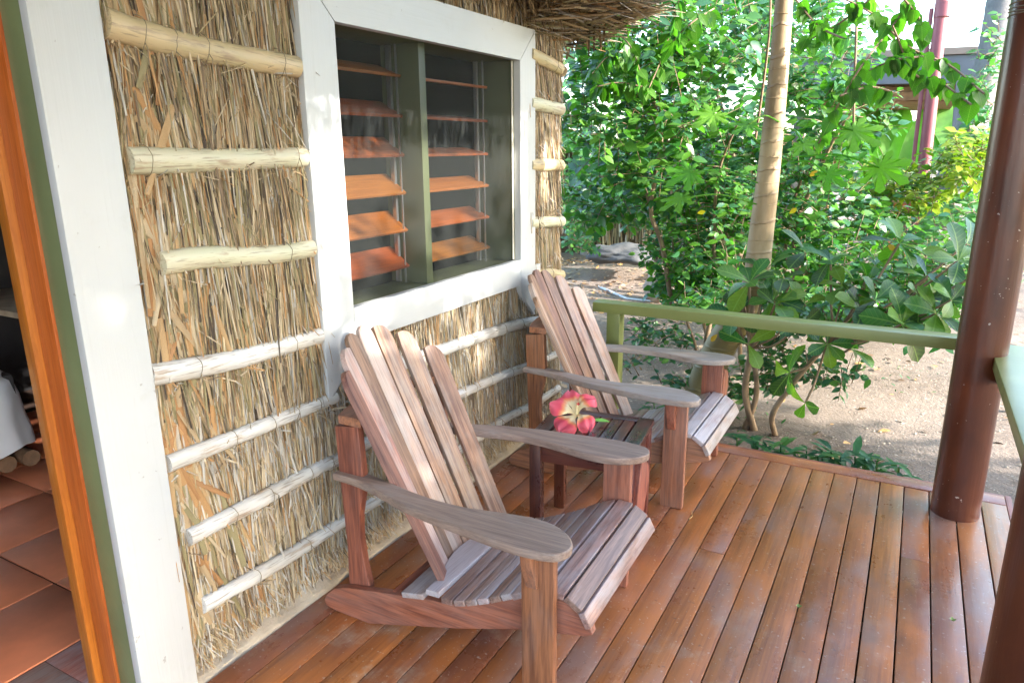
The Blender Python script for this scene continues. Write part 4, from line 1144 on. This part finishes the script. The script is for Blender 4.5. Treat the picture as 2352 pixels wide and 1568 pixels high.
shrub('low_shrub', 'green undergrowth left of the pale trunk foot, above the rail', 'shrub', tuple(at(1590,700,Y=6.6)),
      [(A(1560,650,6.5),(.25,.3,.18),40),(A(1620,690,6.0),(.28,.25,.15),40),(A(1690,680,5.6),(.22,.2,.18),36),(A(1540,560,7.0),(.3,.3,.3),46),(A(1480,480,7.4),(.35,.3,.25),50)],
      OVATE, leafA, (.05,.09), .22, 7, parts=120)
shrub('low_shrub', 'dark green leaves crowding over the far side of the rail, right of the trunk foot', 'shrub', tuple(at(1860,740,Y=4.9)),
      [(A(1800,700,4.9),(.16,.2,.12),26),(A(1900,715,4.9),(.2,.2,.10),30),(A(2010,725,4.9),(.2,.2,.09),30),(A(2120,735,4.9),(.18,.2,.09),26),(A(1700,690,4.9),(.14,.15,.10),22),(A(1620,700,5.2),(.2,.2,.10),24)],
      OVATE, leafA, (.05,.09), .2, 7, parts=100)
# ---- climbing vine with heart shaped leaves, upper right
def vine():
    root = empty('heart_leaved_vine', at(1950,200,Y=4.2)); off = root.location.copy()
    tag(root, 'vine with heart shaped leaves hanging across the open sky, upper right', 'vine')
    arcs = [[(1880,330),(1960,180),(2050,60),(2140,-60)], [(1900,-20),(2000,30),(2090,110),(2180,150),(2260,215)], [(1980,170),(2050,140),(2120,130)],
            [(1840,100),(1920,60),(2010,-10)], [(2050,60),(2100,170),(2160,190),(2230,240)], [(1930,220),(2000,200),(2060,215)], [(1820,-10),(1880,60),(1940,90)], [(2060,-20),(2110,40),(2130,90)]]
    tw = []
    for a in arcs:
        path = smooth_path([at(x, y, Y=4.3+rng.uniform(-.2,.3)) for x, y in a], 5); 
        tube('tendril', [p-off for p in path], .0055, bark, root, 5)
        for p, q in zip(path, path[1:]): tw.append((tuple(p), tuple(q)))
    tw = tw[::2]+tw[1::4]; pos, R, sc = leaf_arrays(tw, 2, .055, .10, 1.0, .75, .25, .5)
    # the leaves hang down with their faces to the viewer
    X = np.stack([rng.normal(size=len(pos))*.35, rng.normal(size=len(pos))*.3, -np.ones(len(pos))], 1)
    N = np.stack([rng.normal(size=len(pos))*.5, -np.ones(len(pos)), np.full(len(pos), .45)], 1)
    foliage(root, HEART, (pos, frames(X, N), sc), leafV, 260)
vine()
# heart-leaved branches close to the eave
def eave_vine():
    root = empty('heart_leaved_vine', at(1480,60,Y=4.7)); off = root.location.copy()
    tag(root, 'branch with broad round leaves beside the thatched eave', 'vine')
    arcs = [[(1490,205),(1525,120),(1560,0),(1570,-80)], [(1480,200),(1450,110),(1400,60),(1380,20)], [(1400,60),(1450,30),(1500,-10)], [(1525,120),(1580,60),(1640,20)], [(1360,170),(1400,130),(1440,160)], [(1480,200),(1420,190),(1370,200)]]
    tw = []
    for a in arcs:
        path = smooth_path([at(x, y, Y=4.8+rng.uniform(-.2,.2)) for x, y in a], 4)
        tube('twig', [p-off for p in path], .0045, bark, root, 5)
        for p, q in zip(path, path[1:]): tw.append((tuple(p), tuple(q)))
    pos, R, sc = leaf_arrays(tw, 3, .07, .12, 1.0, .6, .4, .6)
    X = np.stack([rng.normal(size=len(pos))*.6, rng.normal(size=len(pos))*.3, -np.ones(len(pos))*.7], 1)
    N = np.stack([rng.normal(size=len(pos))*.6, -np.ones(len(pos))*.7, np.full(len(pos), .6)], 1)
    foliage(root, OVATE, (pos, frames(X, N), sc*1.1), leafV, 140)
eave_vine()
# ---- crotons
def croton(label, px_, py_, Y, w, h, n=60):
    shrub('croton_bush', label, 'bush', tuple(at(px_, py_+60, Y=Y)), [(A(px_, py_, Y), (R_(w, Y), .4, R_(h, Y)), n)], OVATE, leafY, (.06,.1), .2, 8, parts=60, group='yellow green croton bushes', up=1.1)
croton('yellow green bush left of the red pole, below the roof opening', 2040, 425, 6.9, 75, 42, 75)
croton('yellow green bush beside the far brown post', 2218, 370, 6.6, 42, 50, 60)
croton('small yellow green bush right of the red pole', 2125, 440, 6.8, 30, 36, 26)

shrub('low_shrub', 'bright fine leaved bush over the grey palm trunk, left of the far brown post', 'shrub', tuple(at(2270,420,Y=7.0)),
      [(A(2250,240,7.0),(.14,.25,.22),22),(A(2275,120,7.0),(.10,.2,.22),14),(A(2230,330,7.2),(.16,.25,.15),24)], OVATE, leafB, (.05,.09), .22, 7, parts=60)
# ---- ground plants along the edge of the deck
EDGE = ['narrow leaved plant at the deck edge, just right of the far chair seat', 'second narrow leaved plant from the far chair along the deck edge', 'third narrow leaved plant from the far chair, spreading over the deck edge',
        'narrow leaved plant in the middle of the row along the deck edge', 'tall tuft of narrow leaves along the deck edge, past the middle of the row', 'narrow leaved plant second from the end of the row nearest the far post',
        'small last plant of the row along the deck edge, nearest the far post', 'narrow leaved plant half hidden by the front of the far chair seat', 'small plant on the sand behind the middle of the edge row',
        'small plant on the sand behind the right part of the edge row', 'small plant at the foot of the large leaved shrub', 'blue green plant between the far chair arm and its seat, left of the pair there',
        'blue green plant between the far chair arm and its seat, right of the pair there', 'tiny plant pressed against the deck border board', 'small plant on the sand near the end of the edge row']
def ground_plants():
    spots = [((1730,1035),.13,9),((1790,1030),.12,9),((1850,1040),.12,9),((1905,1050),.12,8),((1960,1058),.13,9),((2010,1070),.12,8),((2060,1085),.09,7),((1690,1010),.10,7),
             ((1880,1020),.09,7),((1930,1030),.1,7),((1760,1000),.10,7),((1500,925),.09,8),((1540,935),.09,8),((1880,1085),.06,5),((1985,1048),.09,7)]
    me = mesh('leaf', *NARROW, leafG, True)
    for i, (c, l, n) in enumerate(spots):
        y = 3.76+rng.uniform(0, .16) if c[1] > 960 else 4.3
        p = at(c[0], c[1]+20, Y=y); p.z = GZ+.03
        labs = EDGE[i]
        r = empty('edge_plant', p); tag(r, labs, 'plant', 'low plants along the far edge of the deck')
        tube('stem', [(0,0,0), (.01,0,.1), (.0,-.01,.20)], .004, leafG, r, 5)
        for k in range(n+4):
            a = k*2.4+rng.random(); el = rng.uniform(.0, .8); x = Vector((math.cos(a)*math.cos(el), math.sin(a)*math.cos(el), math.sin(el)))
            nn = Vector((0,0,1)); yv_ = nn.cross(x).normalized(); z = x.cross(yv_); L = l*rng.uniform(.8, 1.4)
            obj('leaf', me, r, Matrix.Translation((0, 0, .08+.14*k/(n+4))) @ Matrix((x, yv_, z)).transposed().to_4x4() @ Matrix.Diagonal((L, L*1.3, L, 1)))
ground_plants()
g = empty('tiny_weeds', (0, 6, GZ)); 
COL.objects.unlink(g); bpy.data.objects.remove(g)
def weeds():
    N = 900; pos = np.stack([rng.uniform(-2.5, 1.2, N), rng.uniform(4.4, 9, N), np.full(N, GZ+.02)], 1)
    cl = (np.sin(pos[:, 0]*3.1+1)*np.sin(pos[:, 1]*2.3) > .55); pos = pos[cl]; N = len(pos)
    X = np.stack([rng.normal(size=N), rng.normal(size=N), rng.uniform(.1, 1, N)], 1); Nn = np.stack([rng.normal(size=N)*.3, rng.normal(size=N)*.3, np.ones(N)], 1)
    l = rng.uniform(.02, .05, N)
    o = scatter('weeds', *NARROW, pos, frames(X, Nn), np.stack([l, l*1.6, l], 1), leafG); tag(o, 'tiny green weeds dotted over the sand', 'weeds')
    N = 7000; pos = np.stack([rng.uniform(-5.5, 1.5, N), rng.uniform(3.9, 11, N), np.full(N, GZ+.012)], 1)
    keep = rng.random(N) < np.where((pos[:, 0] < -1.5) & (pos[:, 1] > 7.2), 1, .10); pos = pos[keep]; N = len(pos)
    pos[:, 2] += .22*np.exp(-((pos[:, 0]+3.6)**2/1.2+(pos[:, 1]-9.6)**2/.9))
    X = np.stack([rng.normal(size=N), rng.normal(size=N), rng.normal(size=N)*.15], 1); Nn = np.stack([rng.normal(size=N)*.3, rng.normal(size=N)*.3, np.ones(N)], 1)
    l = rng.uniform(.03, .09, N)
    o = scatter('leaf_litter', *OVATE, pos, frames(X, Nn), np.stack([l, l, l], 1), litter_mat); tag(o, 'dry fallen leaves scattered over the ground', 'leaf litter')
    N = 1500; pos = np.stack([rng.uniform(-2.5, 1.6, N), rng.uniform(3.8, 8, N), np.full(N, GZ+.004)], 1)
    PV = [(1,0,0),(0,1,0),(-1,0,0),(0,-1,0),(0,0,.7)]; PF = [(0,1,4),(1,2,4),(2,3,4),(3,0,4)]
    X = np.stack([rng.normal(size=N), rng.normal(size=N), np.zeros(N)], 1); Nn = np.tile([0,0,1.], (N, 1)); l = rng.uniform(.003, .014, N)
    o = scatter('pebbles', PV, PF, pos, frames(X, Nn), np.stack([l, l*.7, l], 1), conc); tag(o, 'small pebbles and crumbs of coral on the sand', 'pebbles')
weeds()

# ---- wood behind, closing the view
def wood():
    blobs = []
    tw = []
    def area(n, x0, x1, y0, y1, z0, z1):
        for _ in range(n):
            p = np.array([rng.uniform(x0, x1), rng.uniform(y0, y1), rng.uniform(z0, z1)]); d = rand_unit(1)[0]; d[2] = abs(d[2])*.6; tw.append((p-d*.25, p+d*.25))
    area(1300, -9, -.8, 10.5, 13, .1, 5.2)
    area(420, -7, -2.4, 8.6, 10.5, .8, 4.2)
    area(500, -1.0, 3.6, 14, 17, -.2, 2.0)
    area(260, 2.6, 7, 12, 16, -.2, 4.5)
    area(500, 7, 15, 9, 17, -.2, 4.5)
    area(200, 9, 14, 2, 9, -.2, 3.)
    arr = leaf_arrays(tw, 7, .11, .19, 1.0, .3, .8, .9)
    o = scatter('woodland', *OVATE, *arr, leafB); tag(o, 'mass of green foliage closing the garden behind the shrubs', 'woodland')
wood()
# trees outside the picture on the sunny side: added unseen, crowns shaped to break the low sun
SIDE = ((7.4,-.6,4.3,(1.3,1.3,1.5),710),(7.6,1.5,4.3,(1.3,1.3,1.45),760),(7.4,3.6,4.25,(1.3,1.1,1.5),650),(7.6,4.6,4.35,(1.0,.8,1.55),340),
        (5.2,.6,3.7,(1.3,1.3,1.7),900),(5.4,2.5,3.15,(1.2,1.3,1.6),760),(5.0,4.1,3.25,(1.0,.9,1.55),560),(5.6,-1.6,3.6,(1.3,1.3,1.65),640),(5.2,.9,2.2,(1.0,1.5,1.2),400),(5.3,3.2,2.2,(.8,1.5,1.2),400),
        (6.3,1.5,5.35,(.9,.55,.95),620),(6.6,.4,5.0,(.9,.7,1.2),620))
def sun_break_trees():
    tw = []
    for (x, y, h, r, n) in SIDE:
        for _ in range(n):
            u = rand_unit(1)[0]*rng.uniform(.2, 1)**.5; p = np.array([x, y, GZ+h])+u*np.array(r); tw.append((p-u*.15, p+u*.15))
    pos, R, sc = leaf_arrays(tw, 7, .09, .15)
    root = empty('sun_break_trees', (6, 2, GZ)); tag(root, 'unseen leafy trees along the open side of the veranda, shaped to break the low sun', 'trees')
    scatter('crowns', *OVATE, pos-np.array(root.location), R, sc, leafB, root)
    tubes_joined('trunks', [([(x-6, y-2, -.05), (x-5.9, y-1.95, h*.5), (x-6, y-2, h*.95)], [.12, .09, .04]) for (x, y, h, r, n) in SIDE[:8]], bark, root, 10)['kind'] = 'stuff'
sun_break_trees()

# ---- things in the garden
def rock(name, loc, s, label, mat, seed):
    import bmesh
    bm = bmesh.new(); bmesh.ops.create_icosphere(bm, subdivisions=4, radius=1)
    from mathutils import noise
    for v in bm.verts:
        d = noise.noise(v.co*1.3+Vector((seed, 0, 0)))*.45+noise.noise(v.co*4+Vector((0, seed, 0)))*.16
        v.co *= 1+d; v.co = Vector((v.co.x*s[0], v.co.y*s[1], v.co.z*s[2]))
    me = bpy.data.meshes.new(name); bm.to_mesh(me); bm.free(); me.materials.append(mat)
    for p in me.polygons: p.use_smooth = True
    o = obj(name, me, None, Matrix.Translation(loc)); tag(o, label, 'rock'); return o
greyrock = m_plain('grey_rock', (.07,.07,.07), .9, .35, 6, .8)
rock('rock_ledge', at(1425,583,Y=9.0)+Vector((0,0,0)), (.46,.3,.13), 'low jagged dark grey rock under the bushes near the hut corner', greyrock, 3.1)
rock('boulder', at(1512,655,Y=8.2), (.16,.14,.19), 'small brownish boulder beside the leaf litter', m_plain('brown_rock', (.30,.24,.19), .9, .3, 8, .6), 8.2)
pipe = tube('water_pipe', [at(1330,643,Z=GZ+.05), at(1390,664,Z=GZ+.05), at(1440,686,Z=GZ+.03), at(1500,692,Z=GZ+.02)], .016, m_plain('grey_pvc', (.55,.57,.6), .4, .05), None, 8)
tag(pipe, 'thin grey water pipe lying on the ground beyond the rail', 'pipe')

def red_pole():
    Y = 8.6; b0 = at(2098, 600, Y=Y); b0.z = GZ; r = empty('red_pole', b0); tag(r, 'tall mauve red steel pole with a thin pipe beside it, near the neighbouring roof', 'pole')
    m = m_plain('mauve_red_paint', (.25,.07,.085), .5, .1); off = Vector(b0)
    top = at(2172, -60, Y=Y)
    lean = (top-at(2098, 600, Y=Y)); s = (GZ-at(2098,600,Y=Y).z)/lean.z; foot = at(2098,600,Y=Y)+lean*s
    tube('shaft', [foot-off, (foot+top)/2-off, top-off], .060, m, r, 20)
    tube('collar', [at(2164,40,Y=Y)-off, at(2168,5,Y=Y)-off], .075, m, r, 20)
    f2 = foot+Vector((-.12,-.02,0)); t2 = at(2140,20,Y=Y)
    tube('conduit', [f2-off, (f2+t2)/2-off, t2-off], .020, m, r, 10)
    for t in (.3, .55, .8): q = f2.lerp(t2, t); q2 = foot.lerp(top, t*.93); tube('clip', [q-off, q2-off], .012, steel, r, 6)
red_pole()
def neighbour():
    Y = 9.6; r = empty('neighbour_shelter', at(2120, 300, Y=Y)); off = r.location.copy(); tag(r, 'neighbouring open shelter with a grey blue beam, a shingled roof underside and a grey post', 'shelter')
    blue = m_plain('grey_blue_paint', (.11,.13,.15), .6, .1); brown = m_plain('brown_coping', (.24,.19,.15), .7, .1); th = m_plain('shingle', (.25,.15,.075), .85, .35, 6, .5)
    def panel(name, q, Y0, Y1, mat):
        # a flat member given as a rectangle in the picture at depth Y0, with real depth to Y1
        a, b_, c, d = [at(x, y, Y=Y0)-off for x, y in q]; dy = Vector((0, Y1-Y0, 0))
        vs = [a,b_,c,d]+[v+dy for v in (a,b_,c,d)]
        return obj(name, mesh(name, vs, [(0,1,2,3),(7,6,5,4),(0,4,5,1),(1,5,6,2),(2,6,7,3),(3,7,4,0)], mat), r)
    panel('coping', [(1830,124),(2262,106),(2262,122),(1830,139)], Y-.03, Y+.3, brown)
    panel('beam', [(1830,141),(2262,124),(2262,190),(1830,196)], Y, Y+.15, blue)
    panel('post', [(2196,191),(2256,190),(2240,420),(2178,420)], Y, Y+.25, blue)
    panel('tie_beam', [(2196,231),(2300,229),(2300,236),(2196,238)], Y-.02, Y+.02, brown)
    # shingles of the roof underside
    sh_ = None
    for row in range(4):
        for k in range(15):
            x0 = 1850+k*23+(row % 2)*11; y0 = 184+row*12.5
            if x0 > 2182: continue
            p = at(x0, y0+rng.uniform(-1,1), Y=Y+.22-row*.02)-off
            if sh_ is None: sh_ = box_me('shingle', .125, .02, .10, th, .006, 1)
            obj('shingle', sh_, r, Matrix.Translation(p) @ Matrix.Rotation(rng.normal()*.08, 4, 'Y') @ Matrix.Rotation(.35, 4, 'X'))
    panel('roof', [(1830,175),(2196,172),(2196,232),(1830,236)], Y+.30, Y+3, th)
neighbour()
def banana():
    r = empty('banana_plant', at(2080, 420, Y=12)); off = r.location.copy(); tag(r, 'sunlit banana leaves seen through the opening of the neighbouring shelter', 'plant')
    V, F = leaf_t([(.1,.12),(.3,.17),(.6,.17),(.85,.12)], .25, .25); me = mesh('banana_leaf', V, F, m_leaf('banana_leaf', [(.16,.36,.05),(.2,.42,.08)], .4, .5), True)
    for px_, py_, a, l in ((1960,330,.5,1.5),(2010,330,.2,1.4),(2060,340,-.1,1.4),(2110,340,.35,1.5),(2160,330,.1,1.3),(2185,320,-.4,1.0),(1920,330,.8,1.3)):
        p = at(px_, py_, Y=12)-off; x = Vector((math.sin(a), .1, .8)).normalized(); n_ = Vector((.2,-1,.4)); y = n_.cross(x).normalized(); z = x.cross(y)
        obj('banana_leaf', me, r, Matrix.Translation(p-x*.4) @ Matrix((x,y,z)).transposed().to_4x4() @ Matrix.Diagonal((l, l*.9, l, 1)))
banana()
def palm():
    Y = 7.9; b0 = at(2120, 640, Y=Y); b0.z = GZ; r = empty('palm_tree', b0); tag(r, 'grey ringed palm trunk leaning right, behind the red pole and beside the far brown post', 'tree')
    pts = [b0+Vector((0,0,-.05)), at(2150,530,Y=Y), at(2205,370,Y=Y), at(2262,190,Y=Y), at(2300,0,Y=Y), at(2330,-250,Y=Y)]
    path = smooth_path([p-b0 for p in pts], 12)
    tube('trunk', path, [(.17-.06*min(1, i/40))*(1+.035*(i % 2)) for i in range(len(path))], palm_bark, r, 16)
palm()
# dark old thatch wall with grey posts far left behind the shrubs
fw = empty('thatched_fence', (-4.5, 11.5, GZ)); tag(fw, 'weathered brown reed wall with grey posts behind the shrubs near the hut', 'fence')
N = 1300; pos = np.stack([rng.uniform(-2.6, 3.4, N), rng.uniform(-.05, .05, N), rng.uniform(.3, 1.9, N)], 1)
X = np.stack([rng.normal(size=N)*.08, rng.normal(size=N)*.03, -np.ones(N)], 1); Nn = np.stack([rng.normal(size=N)*.4, -np.ones(N), np.zeros(N)], 1); l = rng.uniform(.3, .6, N)
reed = scatter('reeds', STRAW_V, STRAW_F, pos, frames(X, Nn), np.stack([l, np.full(N, .03), np.full(N, .02)], 1), straw_mat, fw)
obj('backing', box_me('backing', 6, .06, 1.8, backing), fw, Matrix.Translation((.4, .12, .9)))
for x in (-1.9, -.4, 1.3, 2.9): obj('fence_post', box_me('fence_post', .14, .14, 2.2, palm_bark, .01), fw, Matrix.Translation((x, -.1, 1.1)))
bt = empty('brick_pier', at(2066, 520, Y=9.2)); tag(bt, 'low orange brick pier beside the red pole', 'pier')
bt.location.z = GZ
bme = box_me('brick', .2, .1, .07, m_plain('orange_brick', (.5,.2,.08), .8, .2, 8), .006, 1)
zt = at(2066, 468, Y=9.2).z-GZ
k = 0
while .04+k*.08 < zt: obj('brick', bme, bt, Matrix.Translation((.0, 0, .04+k*.08))); k += 1
obj('cap', box_me('cap', 1.1, .3, .04, log_mat, .005), bt, Matrix.Translation((-.1, 0, zt+.03)))
# fallen yellow leaf and a few yellow ones in the shrubs
for px_, py_, Y, lab in ((1633,784,4.4,'yellow leaf hanging just below the green rail, left of the trunk foot'),(2040,562,4.6,'yellow leaf among the large glossy leaves, right of the trunk'),(1770+60,478,5.2,'yellow leaf close to the right side of the pale trunk'),(1620,485,5.0,'yellow leaf in the shrub left of the pale trunk'),(1860,405,5.4,'yellow leaf in the shrub right of the trunk, beneath the lobed leaves')):
    V, F = OVATE; p = at(px_, py_, Y=Y)
    o = obj('yellow_leaf', mesh('yellow_leaf', V, F, yellow, True), None, Matrix.Translation(p) @ Matrix.Rotation(rng.uniform(0, 6), 4, 'Y') @ Matrix.Rotation(1.2, 4, 'X') @ Matrix.Scale(.06, 4))
    tag(o, lab, 'leaf', 'yellowed leaves in the shrubs')
